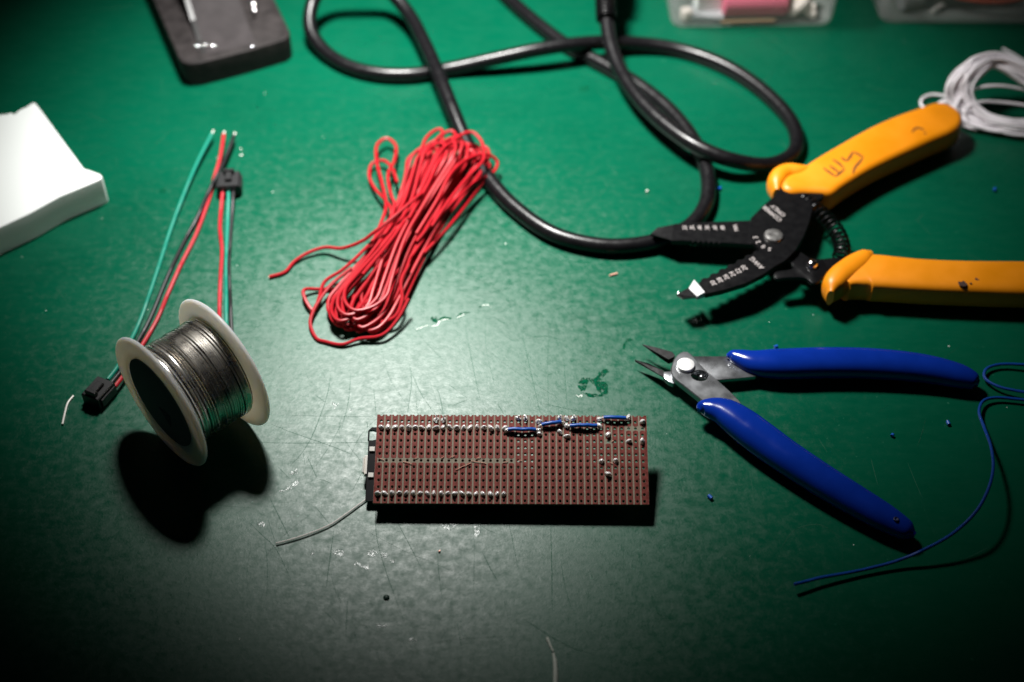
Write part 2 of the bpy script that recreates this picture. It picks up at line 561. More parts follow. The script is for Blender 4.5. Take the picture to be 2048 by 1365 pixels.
pale_lines = [
    [(-20.73,41.24,0.00),(-11.24,33.76,0.00),(-3.46,26.41,0.00),(-0.38,20.62,0.00)], [(28.41,13.48,0.00),(30.80,9.96,0.00),(32.68,6.47,0.00)], [(-7.96,13.84,0.00),(-3.90,10.66,0.00),(-0.38,7.86,0.00)],
    [(6.60,1.63,0.00),(14.09,2.66,0.00),(20.02,0.60,0.00)], [(63.04,-29.74,0.00),(61.61,-43.28,0.00),(60.42,-56.38,0.00)], [(57.20,-42.79,0.00),(55.54,-49.16,-0.00),(53.54,-56.62,-0.00)],
    [(49.28,-22.53,0.00),(51.22,-28.72,-0.00),(51.76,-32.28,0.00)], [(135.50,-61.12,0.00),(135.63,-66.81,0.00),(135.87,-73.80,0.00)], [(88.61,-63.03,0.00),(89.08,-70.56,0.00),(89.14,-78.85,0.00)],
    [(148.96,-63.03,0.00),(150.10,-72.41,0.00),(151.22,-79.76,-0.00)], [(117.15,-51.46,0.00),(119.51,-58.25,-0.00)], [(160.93,-106.95,0.00),(165.72,-104.41,0.00),(170.55,-101.84,0.00)],
    [(-192.36,30.51,0.00),(-186.52,23.50,0.00)], [(-188.57,-0.17,-0.00),(-181.91,-11.52,0.00),(-176.33,-21.02,0.00)], [(-186.74,-22.58,0.00),(-181.60,-36.36,0.00),(-172.75,-58.34,0.00)], [(-175.58,-27.22,0.00),(-173.94,-45.30,0.00),(-171.69,-61.88,-0.00)],
    [(-217.61,237.40,0.00),(-197.02,244.47,0.00)], [(-112.57,70.96,-0.00),(-99.10,78.56,0.00)], [(-24.09,142.78,0.00),(-15.04,144.24,-0.00)],
    [(123.35,229.54,0.00),(136.01,207.28,0.00),(144.36,194.36,0.00)], [(33.11,35.85,0.00),(55.88,26.79,0.00)], [(4.46,-131.93,0.00),(17.94,-141.77,0.00),(27.94,-145.63,0.00)], [(95.78,-102.85,0.00),(102.34,-94.10,0.00),(111.71,-91.88,0.00),(118.09,-97.41,0.00)],
]
g = random.Random(5)
fine_d, fine_p = [], []
for i in range(85):
    cx, cy = g.uniform(-150, 170), g.uniform(-150, 40)
    a = g.gauss(math.pi / 2, .45) if g.random() < .75 else g.uniform(0, math.pi)
    l = g.uniform(3, 22)
    c = g.uniform(-.1, .1) * l
    dx, dy = math.cos(a) * l, math.sin(a) * l
    seg = [(cx - dx, cy - dy), (cx - dy * .1 + c, cy + dx * .05), (cx + dx, cy + dy)]
    (fine_d if g.random() < .6 else fine_p).append((seg, g.uniform(.05, .10)))
for i in range(40):
    cx, cy = g.uniform(-220, 230), g.uniform(30, 230)
    a = g.uniform(0, math.pi)
    l = g.uniform(3, 16)
    fine_p.append(([(cx, cy), (cx + math.cos(a) * l, cy + math.sin(a) * l)], g.uniform(.1, .22)))
o = obj('scratch', join(*[ribbon(p, rnd.uniform(.10, .19)) for p in dark_lines], *[ribbon(p, ww, .035) for p, ww in fine_d]), 'scratch', bench, False)
o['kind'] = 'stuff'
o = obj('pale_scratch', join(*[ribbon(p, rnd.uniform(.16, .26), .045) for p in pale_lines], *[ribbon(p, ww, .05) for p, ww in fine_p]), 'scratch_pale', bench, False)
o['kind'] = 'stuff'

def flat(poly, z=.06, k=4, jit=.25):
    q = outline(poly, k)
    q = [(x + rnd.uniform(-jit, jit), y + rnd.uniform(-jit, jit)) for x, y in q]
    return [(x, y, z) for x, y in q], [tuple(range(len(q)))]

patch = join(flat([(26.22,-23.08,0.00),(28.26,-20.15,0.00),(29.73,-19.83,0.00),(30.16,-21.13,0.00),(29.54,-25.02,0.00),(28.00,-27.59,-0.00),(26.61,-25.99,0.00)]),
             flat([(30.20,-20.15,0.00),(32.61,-20.48,0.00),(34.14,-18.84,0.00),(35.05,-20.15,0.00),(37.78,-24.05,0.00),(37.32,-28.87,-0.00),(35.16,-28.87,-0.00),(32.91,-25.02,0.00)], .062),
             flat([(34.39,-18.52,0.00),(35.72,-15.89,0.00),(37.69,-15.56,0.00),(38.70,-16.88,0.00),(37.58,-17.86,0.00),(36.26,-20.15,0.00)], .064),
             flat([(27.99,-27.91,0.00),(29.90,-28.23,0.00),(32.76,-28.87,-0.00),(36.58,-29.19,-0.00),(32.69,-30.47,0.00),(29.84,-29.83,0.00)], .066),
             flat([(-33.70,13.13,0.00),(-32.47,13.98,0.00),(-30.92,13.13,0.00),(-30.20,11.37,0.00),(-31.33,10.52,0.00),(-33.02,11.37,0.00)], .06),
             flat([(-30.15,12.78,0.00),(-27.66,13.84,0.00),(-24.60,12.78,0.00),(-26.10,12.21,0.00),(-28.11,12.21,0.00),(-30.09,11.02,0.00)], .06, 4, .12),
             flat([(-22.63,14.55,-0.00),(-20.65,16.32,-0.00),(-17.35,16.18,-0.00),(-19.61,15.47,0.00),(-21.60,13.84,0.00)], .06, 4, .12),
             flat([(-14.11,19.04,0.00),(-13.10,19.90,0.00),(-11.58,20.04,0.00),(-12.84,19.32,0.00)], .06, 4, .1),
             flat([(32.83,171.07,0.00),(35.34,172.70,0.00),(38.25,171.88,0.00),(36.66,168.64,0.00),(33.70,167.83,0.00)], .06, 4, .2),
             flat([(45.54,-1.12,0.00),(47.42,1.28,0.00),(49.38,0.80,-0.00),(46.29,-1.12,0.00),(45.85,-4.52,0.00),(45.11,-4.52,0.00)], .06, 4, .2),
             flat([(-159.75,93.74,0.00),(-158.24,95.48,0.00),(-156.70,94.43,0.00),(-157.65,92.01,-0.00)], .06, 4, .2))
obj('paint_chip', patch, 'wornpaint', bench, False)
chips_glints = [ribbon([(-39.44,6.47,0.00),(-36.99,7.72,0.00),(-34.53,8.91,0.00)], .35, .07, 5, .8), ribbon([(-33.25,8.21,0.00),(-31.01,8.70,0.00),(-30.09,11.02,0.00),(-27.62,12.42,0.00),(-26.10,12.42,0.00)], .55, .07, 5, .8),  # pale ribbons are painted highlights on the crack; polygons below are chips
         ribbon([(-22.83,12.78,0.00),(-21.61,14.19,0.00),(-19.61,15.04,-0.00)], .5, .07, 5, .8), ribbon([(-12.60,20.04,0.00),(-10.57,20.83,0.00),(-8.77,19.54,0.00)], .35, .07, 5, .8),
         ribbon([(25.07,-29.19,-0.00),(26.24,-30.15,0.00),(27.72,-28.87,-0.00),(26.95,-30.47,0.00)], .45, .07, 5, .8)]
for px in range(46):
    x, y = g.uniform(-230, 230), g.uniform(-140, 230)
    a = g.uniform(.12, .42)
    chips_glints.append(([(x + a * math.cos(t) * g.uniform(.6, 1.3), y + a * math.sin(t) * g.uniform(.6, 1.3), .055) for t in (0, 1.2, 2.5, 3.7, 5)], [(0, 1, 2, 3, 4)]))
o = obj('chip_and_glint', join(*chips_glints), 'chip_glint', bench, False)
o['kind'] = 'stuff'

def dome(poly, h):
    p = offset(outline(poly, 4), .35)
    p = [(x + rnd.uniform(-.12, .12), y + rnd.uniform(-.12, .12)) for x, y in p]
    n = len(p)
    V, F = [], []
    for d, z in ((0, .02), (.18, h * .55), (.45, h), (.8, h * .9)):
        V += [(x, y, z * (rnd.uniform(.85, 1.1) if z > .03 else 1)) for x, y in offset(p, d)]
    for i in range(3):
        for j in range(n):
            a, b = i * n + j, i * n + (j + 1) % n
            F.append((a, b, b + n, a + n))
    F.append(tuple(range(3 * n, 4 * n)))
    return V, F

spots = [[(-52.06,-103.51,0.00),(-50.38,-102.50,0.00),(-48.24,-103.26,0.00),(-47.76,-105.19,0.00),(-49.78,-106.28,0.00),(-51.56,-105.61,0.00)], [(-56.24,-108.12,0.00),(-54.54,-107.70,0.00),(-52.71,-108.95,0.00),(-51.21,-110.61,0.00),(-52.93,-110.77,0.00),(-55.07,-109.78,0.00)],
         [(-26.33,-91.51,0.00),(-23.52,-90.64,0.00),(-18.54,-90.90,-0.00),(-19.91,-92.82,0.00),(-21.98,-94.72,0.00),(-24.12,-94.12,0.00)], [(-14.29,-91.08,0.00),(-11.81,-90.64,0.00),(-10.71,-92.82,0.00),(-11.71,-97.13,0.00),(-13.46,-97.56,0.00),(-13.87,-94.12,0.00)],
         [(-46.91,-133.83,0.00),(-44.27,-133.21,0.00),(-42.22,-133.98,0.00),(-43.47,-135.37,0.00),(-46.15,-135.22,0.00)], [(-35.39,-139.37,0.00),(-33.64,-138.60,0.00),(-31.92,-139.82,0.00),(-32.86,-141.12,0.00),(-34.86,-140.74,0.00)],
         [(-64.30,-103.09,0.00),(-61.58,-102.24,0.00),(-59.35,-103.93,0.00),(-60.57,-106.03,0.00),(-63.38,-105.61,0.00)], [(-72.51,-104.77,0.00),(-70.91,-103.26,0.00),(-69.93,-104.10,0.00),(-70.65,-106.03,0.00)],
         [(-47.12,-104.35,0.00),(-45.43,-103.51,0.00),(-43.81,-104.94,0.00),(-44.55,-106.62,0.00),(-46.29,-106.45,0.00)], [(-43.07,-108.12,0.00),(-41.75,-106.87,0.00),(-40.87,-107.70,0.00),(-41.97,-109.12,0.00)],
         [(-70.79,-33.46,0.00),(-69.73,-32.72,0.00),(-68.28,-34.45,0.00),(-68.39,-35.33,-0.00),(-69.88,-35.33,-0.00)], [(-64.22,-36.41,0.00),(-63.15,-35.82,0.00),(-61.77,-36.90,0.00),(-62.79,-38.12,-0.00)],
         [(-86.77,-76.40,0.00),(-84.45,-75.07,0.00),(-81.71,-74.19,-0.00),(-80.44,-72.85,0.00),(-81.62,-75.07,0.00),(-84.55,-77.28,0.00)], [(-83.48,-67.69,0.00),(-82.11,-67.10,0.00),(-80.62,-67.69,0.00),(-81.60,-68.59,0.00)],
         [(-93.00,-91.08,0.00),(-91.00,-90.03,0.00),(-89.29,-91.25,0.00),(-89.90,-93.25,0.00),(-92.06,-92.99,0.00)]]
for p in spots:
    obj('flux_spot', dome(p, .08), 'flux', bench, True, 60)

# ================================================================== SOLDERED STRIPBOARD
BROT = Matrix.Rotation(Vector((.350228, -.006457, -.008825)).length, 4, Vector((.350228, -.006457, -.008825)).normalized()).to_euler()
board = thing('stripboard', 'brown perforated stripboard with soldered pins and blue jumper wires, propped over a module', 'circuit board',
              (-.25, -72.2, 12.45), rot=BROT)
PT = 2.54
NS = 16
def cell(cx, cy, hx, y0, y1, r, z, half=False):
    """square ring round a hole: returns (verts, faces) of the top face and the hole vertices' indices"""
    V, F = [], []
    angs = [math.pi + math.pi * j / (NS // 2) for j in range(NS // 2 + 1)] if half else [2 * math.pi * j / NS for j in range(NS)]
    for a in angs:
        c, s = math.cos(a), math.sin(a)
        V.append((cx + r * c, cy + r * s, z))
    for a in angs:
        c, s = math.cos(a), math.sin(a)
        m_ = max(abs(c), abs(s))
        oy = s / m_
        V.append((cx + hx * c / m_, cy + (oy * y1 if oy > 0 else oy * y0), z))
    n = len(angs)
    for j in range(n if not half else n - 1):
        b = (j + 1) % n
        F.append((j, b, n + b, n + j))
    return V, F, n

def plate(cols, rows, hx, r, ztop, zbot, cx0=None, half_row=True):
    parts = []
    for c in cols:
        for rr in rows:
            cx, cy = (c - 19) * PT, (6 - rr) * PT
            half = rr == -1
            y0 = 1.27 if rr < 12 else 1.15
            for z in (ztop, zbot):
                V, F, n = cell(cx, cy, hx, y0, 1.27, r, z, half)
                parts.append((V, F))
            V1 = [p for p in cell(cx, cy, hx, y0, 1.27, r, ztop, half)[0][:n]]
            V2 = [(x, y, zbot) for x, y, z in V1]
            F = [(j, (j + 1) % n, n + (j + 1) % n, n + j) for j in range(n if not half else n - 1)]
            parts.append((V1 + V2, F))
    return join(*parts)

sub = plate(range(39), range(-1, 13), 1.27, .53, 0, -1.6)
X0, X1, YT, YB = -49.9, 49.9, 7 * PT, -6 * PT - 1.15
def quad(a, b, c, d): return [a, b, c, d], [(0, 1, 2, 3)]
xe = 19 * PT + 1.27
sides = [quad((X0, YB, z), (-xe, YB, z), (-xe, YT, z), (X0, YT, z)) for z in (0, -1.6)] + [quad((xe, YB, z), (X1, YB, z), (X1, YT, z), (xe, YT, z)) for z in (0, -1.6)]
sides += [quad((X0, YB, 0), (X1, YB, 0), (X1, YB, -1.6), (X0, YB, -1.6)), quad((X0, YB, 0), (X0, YT, 0), (X0, YT, -1.6), (X0, YB, -1.6)), quad((X1, YB, 0), (X1, YT, 0), (X1, YT, -1.6), (X1, YB, -1.6))]
for c in range(-1, 39):
    a = (c - 19) * PT + .53 if c >= 0 else X0
    b = (c + 1 - 19) * PT - .53 if c < 38 else X1
    sides.append(quad((a, YT, 0), (b, YT, 0), (b, YT, -1.6), (a, YT, -1.6)))
obj('substrate', join(sub, *sides), 'substrate', board, smooth=False)

def strip_mesh(cuts, name, edge=0):
    parts = []
    zt = .07
    for rr in range(-1, 13):
        cy = (6 - rr) * PT
        y0 = 1.27 if rr < 12 else 1.1
        if rr in cuts:
            for s in (1, -1):
                a, b = s * 1.27, s * .82
                parts.append(([(-.93, cy + a, zt), (.93, cy + a, zt), (.72, cy + b + s * .18, zt), (.35, cy + b, zt), (-.35, cy + b, zt), (-.72, cy + b + s * .18, zt)], [(0, 1, 2, 3, 4, 5)]))
            continue
        V, F, n = cell(0, cy, .93, y0, 1.27, .60, zt, rr == -1)
        parts.append((V, F))
        parts.append((V[:n] + [(x, y, .01) for x, y, z in V[:n]], [(j, (j + 1) % n, n + (j + 1) % n, n + j) for j in range(n - (rr == -1))]))
    for s in (-1, 1):
        segs, start = [], YT
        for ct in sorted(cuts):
            segs.append((start, (6 - ct) * PT + 1.1))
            start = (6 - ct) * PT - 1.1
        segs.append((start, -6 * PT - 1.1))
        for a, b in segs:
            parts.append(quad((s * .93, a, zt), (s * .93, b, zt), (s * .97, b, .005), (s * .97, a, .005)))
    if edge:        # outer strips reach the board's rim
        a, b = sorted((edge * .93, edge * 1.58))
        parts.append(quad((a, YB + .05, zt - .003), (b, YB + .05, zt - .003), (b, YT, zt - .003), (a, YT, zt - .003)))
    me = mesh(join(*parts), name, False)
    me.materials.append(M['copper'])
    return me

smesh = {}
for c in range(39):
    cuts = ((6,) if c <= 19 else ()) + ((1,) if c >= 36 else ()) + ((3,) if c == 33 else ())
    key = (cuts, -1 if c == 0 else 1 if c == 38 else 0)
    if key not in smesh:
        smesh[key] = strip_mesh(*[cuts, 'copper_strip', key[1]])
    inst('copper_strip', smesh[key], board, ((c - 19) * PT, 0, 0))

# solder joints: five lumpy cones shared by all
def joint_mesh(seed):
    q = random.Random(seed)
    prof = [(1.18, .05), (1.14, .32), (1.0, .68), (.84, 1.0), (.62, 1.28), (.36, 1.45), (.12, 1.52)]
    n = 14
    V, F = [], []
    lean = (q.uniform(-.25, .25), q.uniform(-.2, .3))
    ph = [q.uniform(0, 6.28) for _ in range(4)]
    for i, (r, z) in enumerate(prof):
        for j in range(n):
            a = 2 * math.pi * j / n
            rr = r * (1 + .14 * math.sin(2 * a + ph[0]) + .12 * math.sin(3 * a + ph[1] + i) + q.uniform(-.07, .07))
            V.append((rr * math.cos(a) * .86 + lean[0] * z, rr * math.sin(a) + lean[1] * z, z * (1 + (.1 * math.sin(a + ph[2]) if i else 0))))
    for i in range(len(prof) - 1):
        for j in range(n):
            a, b = i * n + j, i * n + (j + 1) % n
            F.append((a, b, b + n, a + n))
    F.append(tuple(range((len(prof) - 1) * n, len(prof) * n)))
    me = mesh((V, F), 'solder_joint', True, 55)
    me.materials.append(M['joint'])
    return me
JM = [joint_mesh(s) for s in range(6)]
def bxy(c, r): return ((c - 19) * PT, (6 - r) * PT)
jn = [(c, 1) for c in range(19)] + [(c, 11) for c in range(19)]
jn += [(8, -.35), (9, -.25), (20, -.45), (21, -.5), (23, .1), (23, 1.9), (26, -.55), (26, 1.55), (27, -.5), (27, 2.25), (28, -.5), (31.8, -.4), (31.8, .6), (36, -.6), (18.4, 1.4),
       (22.8, 1.45), (38, 0), (33, 2), (36, 3), (38, 3), (32, 6), (34, 6), (33, 8), (27, .6)]
for c, r in jn:
    x, y = bxy(c, r)
    k = rnd.uniform(.82, 1.0)
    if r == 11: k *= .93
    inst('solder_joint', rnd.choice(JM), board, (x + rnd.uniform(-.12, .12), y + rnd.uniform(-.15, .15), .05), rnd.uniform(0, 6.28), (k, k * 1.05, k * rnd.uniform(.8, 1.15)))
# clipped component legs standing out of a few joints
for c, r, dx, dy, hgt in ((8, -.35, .3, .9, 2.4), (9, -.25, .8, .8, 2.8), (20, -.45, .2, .5, 2.3), (21, -.5, -.3, .4, 2.3), (26, -.55, .4, .3, 2.6), (28, -.5, .2, .4, 2.6), (23, .1, -.5, .4, 2.0)):
    x, y = bxy(c, r)
    obj('component_leg', tube([(x, y, .3), (x + dx * .5, y + dy * .4, hgt * .7), (x + dx, y + dy, hgt)], .32, 7, 3), 'tinned', board)
# blue jumpers with bare ends
def jumper(a, b, sag=0):
    (xa, ya), (xb, yb) = bxy(*a), bxy(*b)
    P = []
    for i in range(7):
        t = i / 6
        P.append((xa + (xb - xa) * t, ya + (yb - ya) * t + rnd.uniform(-.12, .12), 1.15 + .35 * math.sin(math.pi * t) + rnd.uniform(-.06, .06)))
    j = obj('jumper_wire', tube(P, .72, 10, 4), 'jumper', board)
    d = Vector((xb - xa, yb - ya, 0)).normalized()
    p0, p1 = Vector(P[0]), Vector(P[-1])
    obj('bare_end', tube([p0 - d * 1.3 + Vector((0, 0, -.8)), p0 - d * .6, p0 + d * .3], .3, 7, 4), 'tinned', j)
    obj('bare_end', tube([p1 - d * .3, p1 + d * .6, p1 + d * 1.3 + Vector((0, 0, -.8))], .3, 7, 4), 'tinned', j)
jumper((18.5, 1.38), (22.5, 1.38))
jumper((23.4, .62), (26.2, .2))
jumper((27.5, .72), (31.4, .72))
jumper((32.4, -.5), (35.6, -.5))
# shavings left by the track cutter
for c, r, dx, dy in ((0, 5.8, 1.6, -.6), (3.4, 6.25, 3.4, -1.0), (11.0, 7.5, 5.6, 2.7), (13.2, 6.1, 5.6, -1.0), (17.8, 6.35, 1.8, .4), (10.2, 5.6, 1.6, .6), (14.0, 5.75, 1.5, .5), (5.1, 5.8, 1.2, .5), (8.9, 5.75, .9, .6), (20, 6.1, 1.3, .2), (33.5, 3.1, .8, .5), (33.2, 6.3, 1, -.3)):
    x, y = bxy(c, r)
    obj('copper_shaving', tube([(x, y, .22), (x + dx * .5, y + dy * .5 + .12, .4), (x + dx, y + dy, .25)], .13, 5, 3), 'copper_bright', board)

# the module soldered underneath: black board, header strips, connector
esp = obj('controller_module', (lambda p: prism(p, -5.9, -4.3, .12, 1))([(-53.3, -13.9), (-52.6, -14.4), (1.5, -14.4), (1.5, 14.4), (-52.1, 14.4), (-53.1, 13.5), (-53.1, 13.1), (-51.8, 13.2), (-50.6, 12.9), (-49.6, 12.2), (-49.2, 11.2), (-49.6, 10.2), (-50.6, 9.5), (-51.8, 9.2), (-53.2, 9.3)]), 'pcb', board)
obj('mounting_tab', prism([(-53.5, 9.2), (-53.02, 9.2), (-53.02, 13.3), (-53.5, 13.0)], -5.9, -4.3, .1, 1), 'pcb', esp)
for y in (5 * PT, -5 * PT):
    obj('pin_header', box(-49.5, -1.3, y - 1.25, y + 1.25, -4.28, -1.62, .15), 'blackplastic', esp)
usb = obj('usb_port', join(box(-54.5, -49.8, -5.2 + 1.4, 2.6 + 1.4, -8.4, -5.92, .5)), 'tinned', esp)
obj('port_lip', join(box(-55.1, -54.5, -4.3 + 1.4, 1.7 + 1.4, -8.2, -5.7, .2)), 'tinned', usb)
for y in (5.6, -4.5):
    obj('port_tab', box(-52.6, -50.6, y - .9, y + .9, -4.28, -3.6, .12), 'tinned', esp)
obj('metal_shield', box(-22, -4, -9, 9, -9.0, -5.92, .3), 'tinned', esp)
# far-side parts that hold the board up
obj('relay', box(8, 27, -2, 13.5, -17.6, -1.62, .4), 'blackplastic', board)
obj('terminal_block', box(30.5, 36, -9, -4, -10.0, -1.62, .3), 'blackplastic', board)
obj('socket_strip', box(21, 24, -14.5, -4.5, -7.6, -1.62, .2), 'blackplastic', board)
obj('prop_leg', tube([(40, 3, -1.6), (40, 3, -9), (40.5, 2.6, -13.6)], .35, 7, 3), 'tinned', board)

# stray lead lying half under the module
o = obj('wire_offcut', tube([p for p in [(-84.51,-100.60,0.80),(-79.66,-99.07,0.80),(-72.76,-96.22,0.80),(-65.89,-92.46,0.80),(-60.82,-87.99,0.80),(-55.72,-83.01,0.80),(-51.42,-78.88,0.80),(-47.02,-75.41,0.80)]], .33, 7, 6), 'tinned', origin=(-67.83,-91.88,0.00))
tag(o, 'long curved bare silver wire end poking out from under the brown circuit board', 'wire')

# ================================================================== FLUSH CUTTERS (blue)
cut = thing('flush_cutters', 'small flush cutting pliers with glossy blue grips, jaws open', 'pliers', (93.25,-31.73,0.00))
armB = obj('blade_arm', prism([(66.03,-15.75,5.20),(67.84,-12.57,5.20),(72.84,-13.21,5.20),(85.28,-13.21,5.20),(90.68,-13.63,5.20),(96.97,-16.28,5.20),(98.85,-19.95,5.20),(95.66,-24.10,5.20),(88.26,-25.13,5.20),(80.91,-25.91,5.20),(75.24,-25.13,5.20),(69.28,-23.07,5.20),(65.69,-19.95,5.20)], 3.0, 5.2, .25, 2), 'steel', cut)
jawB = obj('jaw', (lambda P: (P, [(0, 1, 2, 3), (4, 5, 6, 7), (0, 1, 5, 4), (1, 2, 6, 5), (2, 3, 7, 6), (3, 0, 4, 7)]))(
    [(48.82,-14.19,4.20),(54.25,-17.59,5.60),(59.52,-21.72,6.00),(59.73,-24.80,5.40)] + [(49.07,-14.72,3.40),(54.85,-17.57,2.60),(60.44,-20.71,2.60),(60.35,-22.90,2.60)]), 'steel_dark', cut, False)
obj('jaw_root', prism([(59.69,-21.69,5.40),(62.48,-21.43,5.40),(64.81,-21.17,5.40),(64.69,-27.37,5.40),(63.04,-27.98,5.40),(61.30,-26.75,5.40),(59.76,-24.90,5.40)], 2.9, 5.3, .2, 2), 'steel', cut)
hole8 = []
armA_out = [(p[0], p[1]) for p in [(63.21,-19.29,7.90),(63.95,-17.19,7.90),(65.49,-14.82,7.90),(67.57,-13.07,7.90),(69.50,-13.07,7.90),(71.12,-14.56,7.90),(72.43,-17.19,7.90),(73.59,-19.29,7.90),(75.27,-21.89,7.90),(76.94,-24.48,7.90),(78.65,-26.54,7.90),(80.35,-28.59,7.90),(84.00,-33.66,7.90),(87.55,-39.17,7.90),(88.66,-42.64,7.90),(76.29,-43.13,7.90),(73.62,-39.67,7.90),(70.91,-36.43,7.90),(68.17,-33.26,7.90),(66.10,-30.88,7.90),(64.01,-28.49,7.90),(62.81,-26.80,7.90),(62.23,-24.48,7.90),(62.47,-21.89,7.90)]]
cx8, cy8 = [(73.04,-25.94,7.90), (74.77,-26.20,7.90)]
# plate with a keyhole cut: ring of quads between the keyhole and the outline
def holed_plate(out, holes, z0, z1, bev):
    bm = bmesh.new()
    def ring(p, z):
        vs = [bm.verts.new((x, y, z)) for x, y in p]
        return vs, [bm.edges.new((vs[i], vs[(i + 1) % len(vs)])) for i in range(len(vs))]
    top_o, e1 = ring(offset(out, bev), z1)
    top_h, e2 = ring(holes, z1)
    bmesh.ops.triangle_fill(bm, use_beauty=True, edges=e1 + e2)
    mid_o, _ = ring(out, z1 - bev)
    bot_o, _ = ring(out, z0)
    bot_h, _ = ring(holes, z0)
    for a, b in ((top_o, mid_o), (mid_o, bot_o), (top_h, bot_h)):
        n = len(a)
        for i in range(n):
            bm.faces.new((a[i], a[(i + 1) % n], b[(i + 1) % n], b[i]))
    bm.verts.index_update()
    V = [tuple(v.co) for v in bm.verts]
    F = [tuple(v.index for v in f.verts) for f in bm.faces]
    bm.free()
    return V, F
hc = Vector((73.32,-26.07,7.90)[:2])
keyhole = [(hc.x + 3.15 * math.cos(t) * (1 + .12 * math.cos(2 * t)), hc.y + 3.15 * math.sin(t) * (1 + .05 * math.cos(2 * t))) for t in [2 * math.pi * i / 22 for i in range(22)]]
armA = obj('blade_arm', holed_plate(armA_out, keyhole, 5.4, 7.9, .35), 'steel', cut, True, 30)
obj('jaw', (lambda P: (P, [(0, 1, 2, 3, 4), (5, 6, 7, 8, 9), (0, 1, 6, 5), (1, 2, 7, 6), (2, 3, 8, 7), (3, 4, 9, 8), (4, 0, 5, 9)]))(
    [(52.11,-7.25,5.80),(57.73,-10.45,7.20),(63.67,-13.41,7.80),(64.58,-15.63,7.80),(61.88,-16.99,7.40)] + [(52.40,-7.14,5.00),(58.88,-13.53,4.40),(62.17,-16.52,4.20),(63.77,-15.88,4.20),(62.25,-15.28,4.40)]), 'steel_dark', cut, False)
piv = Vector((68.21,-21.15,8.60))
obj('rivet', xf(lathe([(3.3, -1.6), (3.5, -1.3), (3.5, .35), (3.3, .62), (2.4, .74), (.6, .78)], 32), at((piv.x, piv.y, 8.6))), 'rivet', cut)
pp = Vector((74.22,-25.78,7.00))
obj('stop_pin', xf(lathe([(1.15, -2.6), (1.15, -.9), (1.0, -.4), (.65, -.1), (.2, 0)], 20), at((pp.x, pp.y, 7.6))), 'steel', cut)
g1 = obj('grip', sweep([(85.17,-14.15,6.40),(86.96,-14.15,6.40),(90.40,-15.41,6.30),(96.09,-17.74,6.20),(105.93,-18.19,6.10),(123.83,-17.56,6.00),(143.52,-18.09,6.00),(162.83,-20.59,5.80),(175.89,-24.30,5.50),(181.32,-26.67,5.20),(182.74,-27.54,5.00)],
    [1.5, 4.5, 7.5, 11.0, 13.2, 13.4, 13.2, 12.0, 9.8, 6.4, 2.0], [1.5, 4.5, 6.5, 8.6, 10.2, 10.6, 10.6, 10.2, 9.0, 6.2, 2.0], 24, 7, 2.2), 'blue', cut)
g2 = obj('grip', sweep([(71.24,-43.87,7.80),(72.48,-42.86,7.80),(75.74,-42.77,7.70),(80.95,-44.53,7.40),(87.08,-49.93,7.00),(93.32,-56.64,6.80),(101.63,-65.15,6.60),(113.10,-75.81,6.40),(124.44,-85.35,6.00),(134.01,-92.95,5.70),(141.14,-98.38,5.30),(143.53,-100.12,5.00)],
    [2.0, 5.5, 8.5, 11.6, 13.6, 14.0, 13.4, 12.6, 11.8, 10.4, 7.2, 2.2], [2.0, 5.0, 7.0, 9.2, 10.8, 11.4, 11.2, 11.0, 10.4, 9.2, 6.6, 2.0], 24, 7, 2.2), 'blue', cut)
for gr, p in ((g1, Vector((174.76,-23.89,10.00))), (g2, Vector((136.60,-96.49,10.20)))):
    obj('dimple', xf(lathe([(1.0, -.6), (1.0, .05), (.75, .12), (.5, -.1), (.1, -.3)], 14), at((p.x, p.y, p.z - .35))), 'blue_dark', gr)

# ================================================================== WIRE STRIPPERS (yellow)
st = thing('wire_strippers', 'black wire stripping pliers with yellow plastic handles, spring and printed gauge numbers', 'pliers', (134.98,64.19,0.00))
def notched(poly, i0, cnt, depth):
    """saw a row of stripping notches into the straight edge after vertex i0"""
    a, b = Vector(poly[i0][:2]), Vector(poly[i0 + 1][:2])
    d = (b - a)
    n_ = Vector((-d.y, d.x)).normalized()
    cen = sum((Vector(p[:2]) for p in poly), Vector((0, 0))) / len(poly)
    if (cen - a).dot(n_) < 0: n_ = -n_
    pts = []
    for i in range(cnt):
        for t, dd in ((.12, 0), (.30, 1), (.62, 1), (.80, 0)):
            q = a + d * ((i + t) / cnt) + n_ * depth * dd
            pts.append((q.x, q.y))
    P = [(p[0], p[1]) for p in poly]
    return P[:i0 + 1] + pts + P[i0 + 1:]
# under plate: gauge jaw in millimetres, passes under the pivot to the lower handle
b1 = [(69.27,59.50,10.20),(70.34,60.25,10.20),(86.62,61.39,10.20),(102.66,62.30,10.20),(109.95,61.92,10.20),(115.15,55.14,10.20),(120.66,47.74,10.20),(121.05,43.35,10.20),(126.16,37.57,10.20),(130.67,38.14,10.20),(139.74,39.37,10.20),(142.28,36.85,10.20),(139.05,29.04,10.20),(131.69,25.53,10.20),(126.38,29.04,10.20),(117.69,36.85,10.20),(111.14,43.35,10.20),(102.62,46.85,10.20),(89.32,48.10,10.20),(75.96,49.21,10.20),(67.89,49.35,10.20)]
blade1 = obj('jaw_plate', prism(notched(b1, 18, 6, .8), 7.6, 10.2, .25, 1), 'steel_black', st)
obj('jaw_tip', (lambda P: (P, [(0, 1, 2, 3), (7, 6, 5, 4), (0, 4, 5, 1), (1, 5, 6, 2), (2, 6, 7, 3), (3, 7, 4, 0)]))(
    [(59.32,54.61,9.20),(62.65,58.10,9.70),(69.48,59.56,10.15),(68.10,49.56,10.15)] + [(59.58,54.37,8.20),(63.40,59.42,7.70),(69.85,61.62,7.62),(68.52,52.32,7.62)]), 'steel_black', st, False)
